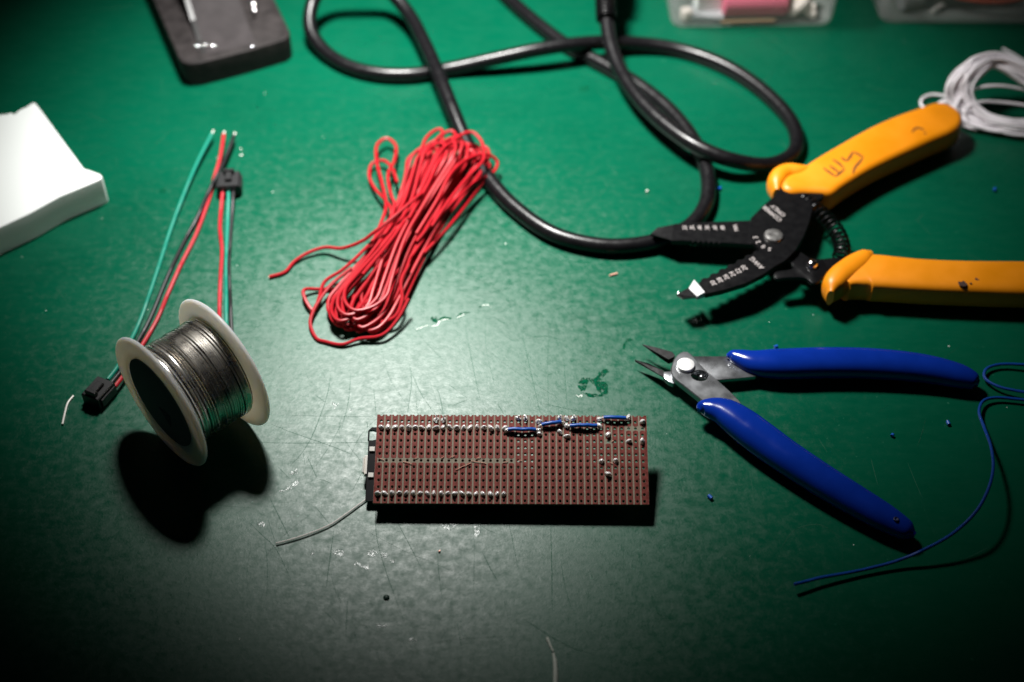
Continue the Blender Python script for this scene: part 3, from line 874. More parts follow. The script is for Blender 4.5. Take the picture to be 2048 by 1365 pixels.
# upper plate: inch gauge jaw, runs up to the upper handle
b2 = [(104.27,40.65,12.90),(76.90,21.22,12.90),(78.89,14.16,12.90),(85.78,16.20,12.90),(95.82,20.32,12.90),(103.67,25.52,12.90),(109.13,30.44,12.90),(113.98,33.98,12.90),(119.27,40.44,12.90),(123.95,49.20,12.90),(127.01,56.63,12.90),(129.72,64.96,12.90),(131.52,70.34,12.90),(135.67,74.22,12.90),(137.53,79.71,12.90),(129.75,82.88,12.90),(118.18,81.30,12.90),(114.29,75.00,12.90),(109.53,69.57,12.90),(102.66,60.77,12.90),(101.49,53.64,12.90),(100.99,48.46,12.90)]
blade2 = obj('jaw_plate', prism(notched(b2, 0, 7, .8), 10.3, 12.9, .25, 1), 'steel_black', st)
obj('jaw_tip', (lambda P: (P, [(0, 1, 2, 3), (7, 6, 5, 4), (0, 4, 5, 1), (1, 5, 6, 2), (2, 6, 7, 3), (3, 7, 4, 0)]))(
    [(67.55,15.48,11.60),(72.29,18.70,12.00),(75.01,12.97,12.40),(69.49,12.36,12.20)] + [(67.45,16.04,9.90),(72.97,19.95,9.90),(75.50,14.68,9.90),(69.67,13.86,9.90)]), 'steel_black', st, False)
# ground facet at the jaw end, tipped down towards the point; pale matte colour paints the lamp's glint
fq = [Vector(p) for p in [(72.38,18.43,12.40),(74.85,22.01,12.40),(78.64,15.01,12.40),(75.47,13.78,12.40)]]
fc = sum(fq, Vector()) / 4
fn = (-.304, -.198, .932)  # tilt picked to mirror the lamp into the camera
fq = [Vector((p.x, p.y, 12.6 - ((p.x - fc.x) * fn[0] + (p.y - fc.y) * fn[1]) / fn[2])) for p in fq]
obj('glint_bevel', ([tuple(p) for p in fq] + [(p.x, p.y, 10.0) for p in fq], [(0, 1, 2, 3), (7, 6, 5, 4), (0, 4, 5, 1), (1, 5, 6, 2), (2, 6, 7, 3), (3, 7, 4, 0)]), 'bevel', st, False)
tp = Vector((68.36,16.93,10.60))
obj('tip_burr', xf(lathe([(.5, -.5), (.6, 0), (.45, .4), (.1, .55)], 12), at(tp)), 'polished', st)
sp = Vector((110.94,48.93,13.00))
obj('pivot_rivet', xf(lathe([(4.1, -.3), (4.1, .5), (3.7, 1.0), (2.6, 1.2), (1.2, 1.12), (.4, 1.1)], 32), at((sp.x, sp.y, 12.9))), 'pivot', st)
# thumb lock
lock = obj('thumb_lock', prism(outline([(108.35,26.60,12.20),(109.69,28.36,12.20),(115.95,29.76,12.20),(116.92,31.53,12.20),(116.48,33.66,12.20),(118.14,35.08,12.20),(122.01,34.73,12.20),(126.11,36.01,12.20),(129.84,34.73,12.20),(131.04,29.76,12.20),(128.36,24.86,12.20),(125.99,21.94,12.20),(123.50,21.39,12.20),(121.92,23.81,12.20),(119.63,24.72,12.20),(114.30,24.72,12.20),(109.13,24.02,12.20)], 3), 10.4, 12.2, .35, 2), 'steel_black', st)
lp = Vector((124.84,31.79,12.60))
obj('lock_rivet', xf(lathe([(2.4, -.2), (2.4, .8), (2.1, 1.6), (1.5, 2.2), (.7, 2.5), (.1, 2.6)], 28), at((lp.x, lp.y, 12.2))), 'polished', lock)
# coil spring on its arc
arc = crom([(128.17,76.02,10.00),(131.55,70.96,10.00),(135.62,64.05,10.00),(138.61,57.24,10.00),(140.01,50.16,10.00),(139.70,43.56,10.00),(137.43,37.06,10.00)], 40)
def coil(C, r, turns):
    N = len(C)
    out = []
    for i in range(N):
        t = (C[min(i + 1, N - 1)] - C[max(i - 1, 0)]).normalized()
        s = t.cross(Vector((0, 0, 1))).normalized()
        u = s.cross(t)
        a = 2 * math.pi * turns * i / (N - 1)
        out.append(C[i] + (s * math.cos(a) + u * math.sin(a)) * r)
    return out
obj('spring', tube(coil(arc, 3.2, 16), .52, 6, raw=True), 'steel_black', st)
# handles
h1 = [(p[0], p[1]) for p in crom([(118.56,79.10,12.00),(118.56,84.85,12.00),(122.30,88.92,12.00),(127.29,91.56,12.00),(132.30,96.88,12.00),(138.88,102.71,12.00),(146.55,108.91,12.00),(157.65,117.68,12.00),(168.82,125.83,12.00),(179.89,132.51,12.00),(190.88,138.15,12.00),(198.57,141.73,12.00),(204.28,140.43,12.00),(208.21,135.57,12.00),(208.80,129.16,12.00),(204.71,121.58,12.00),(191.76,113.20,12.00),(182.94,107.70,12.00),(174.22,102.25,12.00),(165.55,96.58,12.00),(156.88,90.39,12.00),(145.99,81.39,12.00),(140.05,76.25,12.00),(134.05,76.54,12.00),(127.57,76.82,12.00),(121.95,76.54,12.00)], 4, True)]
up_h = obj('handle', prism(h1, 2.0, 14.5, 3.2, 5), 'yellow', st, True, 60)
obj('guard_lip', sweep([(116.27,79.04,9.60),(117.19,84.79,9.60),(119.34,89.74,9.60),(122.68,92.08,9.60),(127.46,92.38,9.60),(133.66,93.85,9.60)], [3, 8.4, 9.6, 9.6, 9, 5], [8, 12, 12.6, 12.4, 11.6, 9], 20, 6), 'yellow', up_h, True, 60)
h2 = [(p[0], p[1], 8.25) for p in [(136.51,22.30,12.00),(140.55,25.58,12.00),(145.37,28.12,12.00),(151.58,28.37,12.00),(160.20,27.36,12.00),(168.80,26.34,12.00),(186.13,25.20,12.00),(211.40,24.44,12.00),(225.37,24.19,12.00),(234.91,23.81,12.00),(238.78,23.56,12.00)]]
lo_h = obj('handle', sweep(h2, [8, 14.5, 19.5, 20.0, 19.4, 18.9, 18.8, 19.6, 19.0, 14, 4], [11, 12, 12.5, 12.5, 12.5, 12.5, 12.5, 12.5, 12.5, 11, 5], 32, 6, 4.2), 'yellow', st, True, 60)
obj('guard_lip', sweep([(130.22,15.29,9.60),(131.81,19.88,9.60),(134.85,24.78,9.60),(139.03,28.84,9.60),(144.33,33.58,9.60),(148.22,37.08,9.60),(150.67,38.38,9.60)], [3, 9.0, 11, 11.5, 11, 8.5, 5], [8, 12, 12.8, 12.8, 12.2, 11, 9], 20, 6), 'yellow', lo_h, True, 60)
# print on the plates
ZT2 = 12.93
for (x, y), s in (((1597, 523), '20'), ((1275, 582), '22'), ((1160, 640), '24'), ((1048, 690), '26'), ((930, 750), '28'), ((812, 803), '30')):
    pass
def vec(a, b): return math.atan2(b[1] - a[1], b[0] - a[0])
D1 = vec((83.97,26.96,12.90), (82.49,30.87,12.90))
for p, s in (((96.37,29.66,12.90), '20'), ((93.77,27.71,12.90), '22'), ((91.10,25.92,12.90), '24'), ((88.33,24.13,12.90), '26'), ((85.58,22.36,12.90), '28'), ((82.77,20.59,12.90), '30')):
    lettering(s, 3.0, (p[0], p[1], ZT2), D1, 'print', blade2)
p = (101.96,32.53,12.90)
lettering('AWG', 3.2, (p[0], p[1], ZT2), vec((103.26,29.96,12.90), (100.44,34.50,12.90)), 'print', blade2)
p = (112.27,63.58,12.90)
dC = vec((115.20,58.73,12.90), (109.26,67.79,12.90))
lettering('COPPER', 3.1, (p[0], p[1], ZT2), dC, 'print', blade2)
p = (115.03,65.44,12.90)
lettering('ONLY', 3.1, (p[0], p[1], ZT2), dC, 'print', blade2)
for q, s in (((108.27,41.03,12.90), '5'), ((105.87,42.61,12.90), '0'), ((104.06,45.40,12.90), '2'), ((103.34,48.25,12.90), '3')):
    v = Vector((q[0] - sp.x, q[1] - sp.y))
    lettering(s, 3.0, (q[0], q[1], ZT2), math.atan2(v.y, v.x) - math.pi / 2, 'print', blade2)
for q, s in (((74.34,57.26,10.20), '.25'), ((77.45,57.26,10.20), '.32'), ((80.78,57.26,10.20), '.40'), ((83.96,57.26,10.20), '.50'), ((87.27,57.26,10.20), '.60'), ((90.56,57.26,10.20), '.80'), ((96.25,57.26,10.20), 'MM')):
    lettering(s, 2.5, (q[0], q[1], 10.23), math.pi / 2 + .04, 'print', blade1)
# pencilled letters and grime on the grips
for P in ([(138.36,92.35,14.53),(140.58,89.29,14.53),(142.96,86.25,14.53)], [(142.96,86.25,14.53),(145.13,88.73,14.53),(147.72,91.51,14.53)], [(141.31,94.02,14.53),(143.07,91.51,14.53),(144.82,89.01,14.53)], [(143.40,98.25,14.53),(145.52,95.71,14.53),(147.58,91.79,14.53)],
          [(147.41,99.66,14.53),(148.58,97.96,14.53),(149.66,96.84,14.53)], [(149.66,96.84,14.53),(151.65,100.23,14.53),(153.48,103.65,14.53)], [(153.48,103.65,14.53),(155.37,101.94,14.53),(157.33,99.66,14.53)], [(157.33,99.66,14.53),(155.14,96.27,14.53),(152.56,92.63,14.53),(150.79,88.46,14.53)],
          [(182.59,117.42,14.53),(184.10,119.71,14.53),(185.76,120.86,14.53),(187.43,120.28,14.53),(188.58,118.85,14.53)], [(188.24,117.13,14.53),(188.78,116.28,14.53)]):
    obj('pencil_mark', ribbon(P, 1.35, 14.54, 5), 'pencil', up_h, False)
for P in ([(182.41,19.29,14.53),(183.04,19.98,14.53),(183.76,19.46,14.53),(184.79,20.33,14.53),(185.44,19.46,14.53),(185.98,18.09,14.53),(185.19,17.23,14.53),(183.96,17.06,14.53),(182.84,17.41,14.53)], [(189.78,21.19,14.53),(190.34,22.05,14.53),(191.02,21.36,14.53),(191.49,20.76,14.53),(190.15,20.67,14.53)], [(187.01,18.95,14.53),(188.00,19.12,14.53),(187.97,18.43,14.53),(187.27,18.52,14.53)]):
    obj('grime_spot', flat(P, 14.53, 4, .1), 'smudge', lo_h, False)

# ================================================================== SOLDER SPOOL
SR, SW, PHI = 27.4, 30.1, R(43.9)
sx, sy = -129.1, -57.6
spool = thing('solder_spool', 'spool of shiny solder wire with cream plastic flanges lying on its rims', 'spool', (sx, sy, 0))
FR = at((sx, sy, SR), PHI) @ Matrix.Rotation(R(90), 4, 'Y')          # local z runs along the spool axis
fl = [(3.0, .9), (19.0, .9), (19.8, 0.15), (25.9, 0.0), (26.9, .15), (27.4, .7), (27.4, 1.3), (27.0, 1.8), (26.0, 2.1), (18.0, 2.3), (10.5, 2.3), (3.0, 2.3)]
f1 = obj('flange', xf(lathe(fl, 72), FR), 'flange', spool, True, 50)
f2 = obj('flange', xf(lathe([(r, SW - z) for r, z in fl], 72), FR), 'flange', spool, True, 50)
obj('shaded_disc', xf(lathe([(18.6, .62), (18.6, .88), (2.0, .88)], 48), FR), 'hub', f1)  # grey inner disc, widened to paint the flange's shaded middle
obj('shaded_disc', xf(lathe([(18.6, .62), (18.6, .45), (2.0, .45)], 48), FR), 'hub', f1)
# triangular window low on the disc
def disc_pt(u, v, z):           # u to the right along the bench, v up, seen from outside the flange
    return tuple(FR @ Vector((-v, -u, z)))
tri = [(-1.5, -3.2), (6.0, -2.2), (4.2, -10.0)]
obj('core_window', ([disc_pt(u, v, .40) for u, v in tri] + [disc_pt(u, v, .52) for u, v in tri], [(0, 1, 2), (3, 5, 4), (0, 3, 4, 1), (1, 4, 5, 2), (2, 5, 3, 0)]), 'darkslot', f1, False)
for i in range(9):
    t = (i + .6) / 9.6
    a = Vector(tri[0]).lerp(Vector(tri[1]), t)
    b = Vector(tri[2]).lerp(Vector(tri[1]), t)
    obj('core_strand', tube([disc_pt(a.x, a.y, .3), disc_pt((a.x + b.x) / 2, (a.y + b.y) / 2, .3), disc_pt(b.x, b.y, .3)], .2, 6, 2), 'hub', f1)
# windings
WR = 20.0
core = obj('core', xf(lathe([(9, 2.4), (WR - .30, 2.4), (WR - .30, SW - 2.4), (9, SW - 2.4)], 40), FR), 'steel_dark', spool)  # dark cylinder paints the shade in the grooves between turns
hel = []
q = random.Random(3)
turns = 25
jit = [q.uniform(-.26, .26) for _ in range(turns + 2)]
rj = [q.uniform(-.2, .25) for _ in range(turns + 2)]
for i in range(turns * 40 + 1):
    k = i / 40
    a = 2 * math.pi * k
    z = 2.95 + (SW - 5.9) * k / turns + jit[int(k)] * (1 - k % 1) + jit[int(k) + 1] * (k % 1) + .22 * math.sin(a + k)
    r = WR + rj[int(k)] * (1 - k % 1) + rj[int(k) + 1] * (k % 1) + .05 * math.sin(3 * a + k * 2)
    hel.append(tuple(FR @ Vector((r * math.cos(a), r * math.sin(a), z))))
obj('solder_winding', tube(hel, .47, 7, raw=True), 'solder', spool)
# ================================================================== CONNECTOR LEADS
def lead(parent, P, m, tip=True):
    wv = obj('lead', tube(P, .88, 9, 6), m, parent)
    if tip:
        a, b = Vector(P[0]), Vector(P[1])
        d = (a - b).normalized()
        obj('tinned_tip', tube([a - d * .2, a + d * 1.2, a + d * 2.2], .42, 7, 3), 'tinned', wv)
    return wv
def housing(parent, c, rz, lz=6.2, wid=8.0, ln=10.5, lift=0):
    mt = at((c[0], c[1], lift), rz)
    hb = obj('housing', xf(join(box(-ln / 2, ln / 2, -wid / 2, wid / 2, .1, lz, .35)), mt), 'blackplastic', parent)
    obj('latch', xf(join(box(-ln / 2 + 1.0, ln / 2 - 3.0, -1.5, 1.5, lz + .02, lz + 1.5, .3)), mt), 'blackplastic', hb)
    obj('latch_catch', xf(join(box(-ln / 2 + .6, -ln / 2 + 2.4, -2.4, 2.4, lz + .02, lz + 2.2, .3)), mt), 'blackplastic', hb)
    for s in (-1, 1):
        obj('side_rib', xf(box(-ln / 2 + 1.2, ln / 2 - .8, s * (wid / 2 + .42) - .4, s * (wid / 2 + .42) + .4, 1.0, lz - 1.2, .2), mt), 'blackplastic', hb)
    for k in (-1, 0, 1):
        obj('socket', xf(box(ln / 2 - .05, ln / 2 + .5, k * 2.4 - .9, k * 2.4 + .9, 2.0, lz - 1.2, .15), mt), 'blackplastic', hb)
    return hb
ca = (-161.14,-30.99,3.00)
har1 = thing('plug_lead', 'black three way plug with teal, black and red leads ending in bare tinned tips', 'cable', (ca[0], ca[1], 0))
housing(har1, ca, vec((-163.90,-35.64,3.00), (-157.25,-21.78,3.00)))
lead(har1, [(-140.24,129.29,4.50),(-144.67,107.76,3.00),(-147.88,83.87,2.00),(-149.96,63.09,1.00),(-151.18,39.51,0.90),(-153.11,11.22,0.90),(-154.61,-1.28,1.50),(-156.66,-17.41,3.20),(-159.06,-24.26,3.40)], 'green_wire')
lead(har1, [(-129.76,127.80,4.50),(-130.82,118.21,4.20),(-132.53,105.48,4.00),(-135.52,92.51,3.40),(-138.97,73.79,2.00),(-142.64,58.25,1.00),(-146.24,36.75,0.90),(-149.41,11.22,0.90),(-152.37,-4.63,1.50),(-154.72,-19.29,3.20),(-157.32,-26.11,3.40)], 'black_wire')
lead(har1, [(-134.76,129.18,4.00),(-134.44,113.15,3.00),(-135.25,98.92,2.40),(-135.85,87.86,1.20),(-138.19,63.20,0.90),(-141.70,44.15,0.90),(-144.43,25.88,0.90),(-146.31,11.22,0.90),(-149.90,-4.90,1.50),(-153.03,-20.89,3.20),(-155.59,-27.95,3.40)], 'red_wire')
cb = (-127.39,94.58,4.00)
har2 = thing('plug_lead', 'black three way plug with its red, teal and black leads running under the solder spool', 'cable', (cb[0], cb[1], 0))
housing(har2, cb, vec((-128.47,103.14,3.00), (-127.14,86.79,3.00)), 6.5, 9.5, 10.5)
lead(har2, [(-129.83,90.44,3.40),(-129.44,84.07,3.00),(-128.20,67.43,1.50),(-125.47,53.57,0.90),(-123.49,34.92,0.90),(-121.25,16.15,0.90),(-118.55,-2.95,0.90)], 'red_wire', False)
lead(har2, [(-127.36,90.44,3.40),(-126.54,84.07,3.00),(-125.48,72.37,1.50),(-122.87,48.83,0.90),(-119.80,25.88,0.90),(-117.77,11.22,0.90),(-115.72,-4.34,0.90)], 'green_wire', False)
lead(har2, [(-125.11,90.44,3.40),(-124.53,84.07,3.00),(-124.06,75.69,1.50),(-122.66,58.36,0.90),(-121.26,44.15,0.90),(-117.72,22.91,0.90),(-113.48,-2.95,0.90)], 'black_wire', False)

# ================================================================== POWER CABLE
cable_pts = [(-25.62,288.72,3.60),(-1.05,242.50,3.60),(16.81,215.22,3.60),(27.90,201.22,3.60),(43.63,186.75,3.60),(59.99,170.23,3.60),(74.32,149.93,3.60),(84.24,126.70,3.60),(88.71,102.42,3.60),(86.53,81.68,3.60),(79.05,67.38,3.60),(67.42,58.30,3.60),(53.04,53.51,3.60),(37.94,53.19,3.60),(18.68,60.23,3.60),(1.33,77.98,3.60),(-11.09,98.18,4.20),(-20.60,120.51,5.00),(-28.03,141.67,9.00),(-36.00,168.58,11.00),(-43.58,193.54,11.00),(-52.95,218.26,12.00),(-64.79,231.72,18.00),(-78.28,232.89,26.00),(-92.27,231.46,24.00),(-100.42,223.41,16.00),(-101.80,209.45,9.00),(-95.58,197.91,5.00),(-82.65,185.07,3.60),(-67.34,178.01,3.60),(-50.07,176.78,3.60),(-30.57,181.46,3.80),(-5.91,184.73,8.00),(13.79,187.89,10.80),(33.65,192.55,10.80),(56.62,200.34,6.00),(81.74,198.64,3.60),(105.33,184.24,3.60),(123.43,160.58,3.60),(132.78,135.33,3.60),(130.25,116.77,3.60),(117.78,106.65,4.50),(98.82,104.72,9.00),(84.55,111.81,10.80),(70.93,127.97,10.80),(59.43,148.69,11.00),(52.16,169.22,12.00),(48.21,185.64,15.00),(46.76,201.13,19.00),(46.27,209.73,22.00),(46.19,224.40,27.00)]
pc = thing('power_cable', 'thick black rubber cable looped across the green table with a ribbed strain relief', 'cable', (17.74,123.06,0.00))
obj('jacket', tube(cable_pts, 3.55, 16, 9), 'cable', pc)
sr = [Vector(p) for p in [(46.69,200.50,20.00),(46.59,205.64,21.80),(46.55,212.02,23.40),(46.52,218.48,25.00),(46.52,226.37,27.20)]]
srp = crom(sr, 14)
rs = []
V, F = tube(srp, [4.5 if (i // 2) % 2 else 5.3 for i in range(len(srp))], 16, raw=True)
obj('strain_relief', (V, F), 'cable', pc, True, 30)
obj('plug_body', tube([(46.52,226.37,27.20), (46.79,238.98,28.00), (47.15,253.99,29.00)], [8, 9, 9], 16, 4), 'blackplastic', pc)

# ================================================================== RED WIRE HANK
LO, HI = Vector((-60.20,4.37,5.00)), Vector((-22.70,113.64,7.00))
rh = thing('wire_hank', 'long hank of glossy red insulated wire folded into loops, one end sticking out', 'wire', ((LO.x + HI.x) / 2, (LO.y + HI.y) / 2, 0))
ax = (HI - LO); ax.z = 0
LEN = ax.length
ax.normalize()
nv = Vector((ax.y, -ax.x, 0))        # to the right
def hp(u, v, z): return tuple(Vector((LO.x, LO.y, 0)) + ax * (u * LEN) + nv * v + Vector((0, 0, z)))
q = random.Random(21)
hank = []
NL = 29
def ease(t):
    t = min(1, max(0, t))
    return t * t * (3 - 2 * t)
par = []
for i in range(NL):
    f = abs((i / 8.3 + .15) % 2 - 1)                 # turns laid to and fro across the hank
    lay = i / (NL - 1)
    zb = 1.0 + 12.5 * lay * (1 - .85 * (2 * f - 1) ** 2)
    par.append(dict(cw=-2.8 + (f - .5) * 21 + q.uniform(-1.2, 1.2), vl=-4 + (f - .5) * 19 + q.uniform(-1.5, 1.5), vu=-3 + (f - .5) * 26 + q.uniform(-1.5, 1.5),
                    wl=q.uniform(5.5, 8.5), wu=q.uniform(3.5, 6.0), ul=q.uniform(-.05, .07), uu=1 + q.uniform(-.08, .05), zb=zb,
                    zl=max(.9, zb * .75 + q.uniform(-.3, .8)), zu=zb + q.uniform(1.5, 4.5), d=q.uniform(.8, 2.4), bow=q.uniform(-1.2, 1.2)))
for i, p_ in enumerate(par):
    nx = par[i + 1] if i + 1 < NL else p_
    def strand(sgn, us, p=p_):
        out = []
        for u in us:
            a = 1 - ease((u - p['ul']) / (.46 - p['ul']))
            b = ease((u - .54) / (p['uu'] - .54))
            m0 = p['cw'] + sgn * p['d']
            v = m0 + (p['vl'] + sgn * p['wl'] - m0) * a + (p['vu'] + sgn * p['wu'] - m0) * b + p['bow'] * math.sin(math.pi * u)
            out.append(hp(u, v, p['zb'] + (p['zl'] - p['zb']) * a + (p['zu'] - p['zb']) * b))
        return out
    ul, uu, vu, wu, zu = p_['ul'], p_['uu'], p_['vu'], p_['wu'], p_['zu']
    hank += strand(1, [ul + .16 + (uu - ul - .29) * k / 7 for k in range(8)])
    for th in (25, 55, 90, 125, 155):
        hank.append(hp(uu - .13 + .13 * math.sin(R(th)), vu + wu * math.cos(R(th)), zu + .6 * math.sin(R(th))))
    hank += strand(-1, [uu - .13 - (uu - ul - .29) * k / 7 for k in range(8)])
    if i + 1 < NL:
        a, b = p_['vl'] - p_['wl'], nx['vl'] + nx['wl']
        c, hw = (a + b) / 2, (b - a) / 2
        for th in (205, 235, 270, 305, 335):
            t_ = (th - 180) / 180
            u0 = ul * (1 - t_) + nx['ul'] * t_
            hank.append(hp(u0 + .16 + .16 * math.sin(R(th)), c + hw * math.cos(R(th)), p_['zl'] * (1 - t_) + nx['zl'] * t_))
K6 = 2.624
extra = [
    [(-39.03,72.25,17.00),(-40.54,69.77,17.50),(-50.53,56.73,17.00),(-58.43,50.39,14.00),(-63.52,49.38,10.00),(-72.93,50.02,5.00),(-80.73,52.78,3.00),(-87.97,50.25,2.00),(-93.33,45.72,1.20),(-96.77,39.54,0.90),(-102.92,36.62,0.90)],
    [(-76.09,19.07,3.00),(-70.52,29.38,4.00),(-61.95,45.95,6.00),(-56.48,64.41,8.00),(-55.27,74.44,8.00),(-58.22,91.10,7.00),(-62.08,109.75,6.00),(-62.03,121.38,5.00),(-58.29,125.18,5.00),(-53.83,119.98,5.00),(-53.81,108.93,5.00),(-55.81,96.40,7.00),(-53.17,79.66,9.00),(-51.62,74.56,9.00),(-52.41,65.65,8.00),(-57.24,49.65,7.00),(-65.74,30.64,5.00),(-71.35,19.07,3.00)],
    [(-51.52,92.29,6.00),(-54.84,104.17,5.00),(-59.19,110.29,4.00),(-63.85,109.59,3.00),(-64.93,101.19,3.00),(-61.84,90.97,4.00),(-55.90,79.93,6.00),(-52.83,71.79,7.00),(-55.10,54.48,7.00),(-61.43,37.59,5.00),(-69.87,21.43,4.00),(-73.92,11.20,2.00)],
    [(-41.26,63.82,14.00),(-50.59,52.60,12.00),(-58.41,43.81,8.00),(-67.59,32.83,4.00),(-72.27,29.14,2.00),(-79.53,28.81,1.20),(-86.97,26.63,3.00),(-85.90,20.75,3.00),(-81.99,15.28,2.00),(-80.39,23.45,2.00),(-78.80,31.55,3.00),(-71.81,36.42,5.00),(-63.35,44.99,8.00),(-54.20,57.36,11.00),(-44.80,68.80,14.00)],
    [(-67.72,36.54,6.00),(-75.31,29.38,4.00),(-80.15,20.19,3.00),(-82.57,11.90,2.40),(-82.59,7.22,1.60),(-79.28,0.33,0.90),(-75.64,-1.27,0.90),(-68.88,-3.15,1.20),(-62.06,-0.71,2.00),(-52.78,0.47,3.00),(-46.85,7.17,5.00),(-42.48,16.28,8.00)],
    [(-43.30,34.64,10.00),(-46.05,25.37,9.00),(-45.28,16.18,7.00),(-48.47,8.26,5.00),(-56.25,7.06,4.00),(-60.85,12.64,5.00),(-62.15,21.77,7.00),(-58.93,28.78,9.00),(-50.30,46.50,11.00)],
    [(-34.40,55.13,13.00),(-28.28,68.80,14.00),(-19.58,86.70,14.00),(-14.65,94.59,14.00),(-12.60,99.93,14.00),(-14.03,110.91,15.00),(-18.43,115.86,16.00),(-24.41,112.40,16.00),(-30.91,100.15,16.00),(-36.87,79.15,16.00),(-44.19,57.76,15.00)],
    [(-40.96,50.97,8.00),(-30.13,69.51,9.00),(-16.38,89.92,8.00),(-7.98,100.27,6.00),(-6.72,105.80,7.00),(-10.59,106.88,10.00),(-18.21,101.83,13.00),(-26.37,89.42,15.00),(-32.42,70.16,15.00),(-40.58,49.19,14.00)],
    [(-37.57,45.95,6.00),(-27.53,62.93,6.00),(-18.83,81.73,5.00),(-11.81,96.26,6.00),(-10.60,104.45,7.00),(-14.07,106.75,9.00),(-21.62,99.69,12.00),(-28.79,83.99,13.00)],
]
red = join(tube(hank, .77, 8, 6), *[tube(e, .77, 8, 6) for e in extra])
rw = obj('insulated_wire', red, 'red', rh)
e0, e1 = Vector(extra[0][-1]), Vector(extra[0][-2])
dd = (e0 - e1).normalized()
obj('copper_end', tube([tuple(e0 - dd * .3), tuple(e0 + dd * .1), tuple(e0 + dd * .35)], .38, 7, 2), 'copper_bright', rh)

# ================================================================== WHITE WIRE HANK
wh = thing('wire_hank', 'hank of thin white insulated wire coiled behind the yellow plier handle', 'wire', (236.83,161.41,0.00))
q = random.Random(9)
wp = []
base = [(282.88,132.18,4.00),(257.06,133.16,5.00),(240.55,134.67,5.00),(227.28,136.19,5.00),(217.70,141.76,6.00),(210.68,149.64,10.00),(208.07,153.69,16.00),(212.41,159.28,22.00),(221.83,162.27,25.00),(232.52,158.47,24.00),(243.29,150.18,20.00),(258.92,140.82,14.00),(283.54,132.75,10.00)]
for i in range(32):
    sh = Vector((q.uniform(-2, 5) + (i % 6) * 1.3, q.uniform(-4, 2), 0))
    dz = q.uniform(-3, 2.5)
    for j, p in enumerate(base):
        v = Vector(p)
        fz = math.sin(math.pi * min(1, max(0, (j - 3) / 7)))
        wp.append(tuple(v + sh + Vector((0, q.uniform(-1.6, 1.6), max(-3.5, dz) + fz * -.5 * (i % 8)))))
    wp.append(tuple(Vector((295.25,130.82,8.00)) + Vector((q.uniform(-4, 4), 0, q.uniform(-2, 2)))))
wx = [[(278.27,144.91,8.00),(252.29,149.30,12.00),(230.38,150.94,16.00),(219.13,151.30,14.00),(212.62,148.69,11.00),(208.82,141.06,8.00),(216.87,135.96,4.00),(238.89,133.46,3.00),(275.65,130.45,3.00)],
      [(222.56,147.55,6.00),(211.47,159.39,3.00),(203.19,162.73,2.00),(198.03,159.41,1.50),(197.55,154.27,1.20),(201.58,153.75,1.00),(208.23,155.43,3.00),(215.94,148.87,5.00)],
      [(219.74,135.50,1.40),(208.74,144.41,1.00),(203.50,151.40,1.00),(206.32,156.76,2.00),(213.25,156.32,5.00),(218.14,150.12,7.00)],
      [(247.52,202.36,1.00),(252.36,196.35,1.00),(257.98,188.72,1.00),(266.51,174.87,2.00),(275.44,156.08,4.00)],
      [(277.08,139.69,7.00),(249.87,144.91,8.00),(231.30,147.46,9.00),(220.01,145.75,10.00),(213.79,142.21,8.00),(216.84,139.00,4.00),(230.39,136.25,2.00),(276.74,133.22,2.00)]]
obj('insulated_wire', join(tube(wp, .66, 8, 6), *[tube(e, .70, 8, 6) for e in wx]), 'white_wire', wh)

# ================================================================== BLUE WIRE
bw = [(97.99,-119.75,3.40),(101.11,-118.79,3.20),(107.58,-116.66,2.80),(116.78,-114.37,2.20),(125.06,-112.35,2.00),(136.88,-109.23,3.00),(147.52,-105.79,6.00),(156.58,-101.49,9.00),(164.31,-95.41,12.00),(170.24,-87.07,13.00),(175.20,-76.04,12.00),(178.22,-63.04,9.00),(179.57,-49.98,5.00),(180.34,-40.25,3.00),(183.57,-34.35,2.40),(188.59,-32.45,2.00),(199.07,-33.48,2.00),(210.83,-35.90,3.00),(221.84,-36.10,5.00),(227.65,-34.00,7.00),(220.51,-32.85,6.00),(209.46,-32.65,4.00),(199.62,-30.20,3.00),(190.80,-26.79,2.40),(187.03,-22.20,2.00),(188.27,-17.66,2.00),(193.68,-14.96,2.00),(204.35,-15.51,2.60),(219.35,-18.57,3.00)]
o = obj('blue_wire', tube(bw, .62, 9, 7), 'blue_wire', origin=(161.26,-80.58,-0.00))
tag(o, 'thin blue insulated wire curling loosely past the blue handled cutters', 'wire')

# ================================================================== WHITE BLOCK
wb = thing('white_block', 'overlit white plastic block with a notched corner and a chipped rim', 'block', (-219.11,97.92,0.00))
poly = [(p[0], p[1]) for p in [(-265.87,109.25,14.00),(-249.70,125.33,14.00),(-237.46,131.69,14.00),(-234.31,132.07,14.00),(-232.72,133.20,14.00),(-230.83,132.07,14.00),(-229.08,135.48,14.00),(-226.74,137.38,14.00),(-224.27,140.82,14.00),(-223.01,140.44,14.00),(-219.22,135.10,14.00),(-204.45,113.22,14.00),(-190.42,92.67,14.00),(-188.49,91.98,14.00),(-182.54,88.87,14.00),(-181.38,87.50,14.00),(-181.26,85.79,14.00),(-182.54,84.42,14.00),(-196.93,73.66,14.00),(-207.40,62.50,14.00),(-218.08,53.51,14.00),(-233.46,39.44,14.00),(-246.72,27.31,14.00)]]
obj('body', prism(poly, 0.05, 14, .7, 3, .3), 'whiteplastic', wb, True, 30)

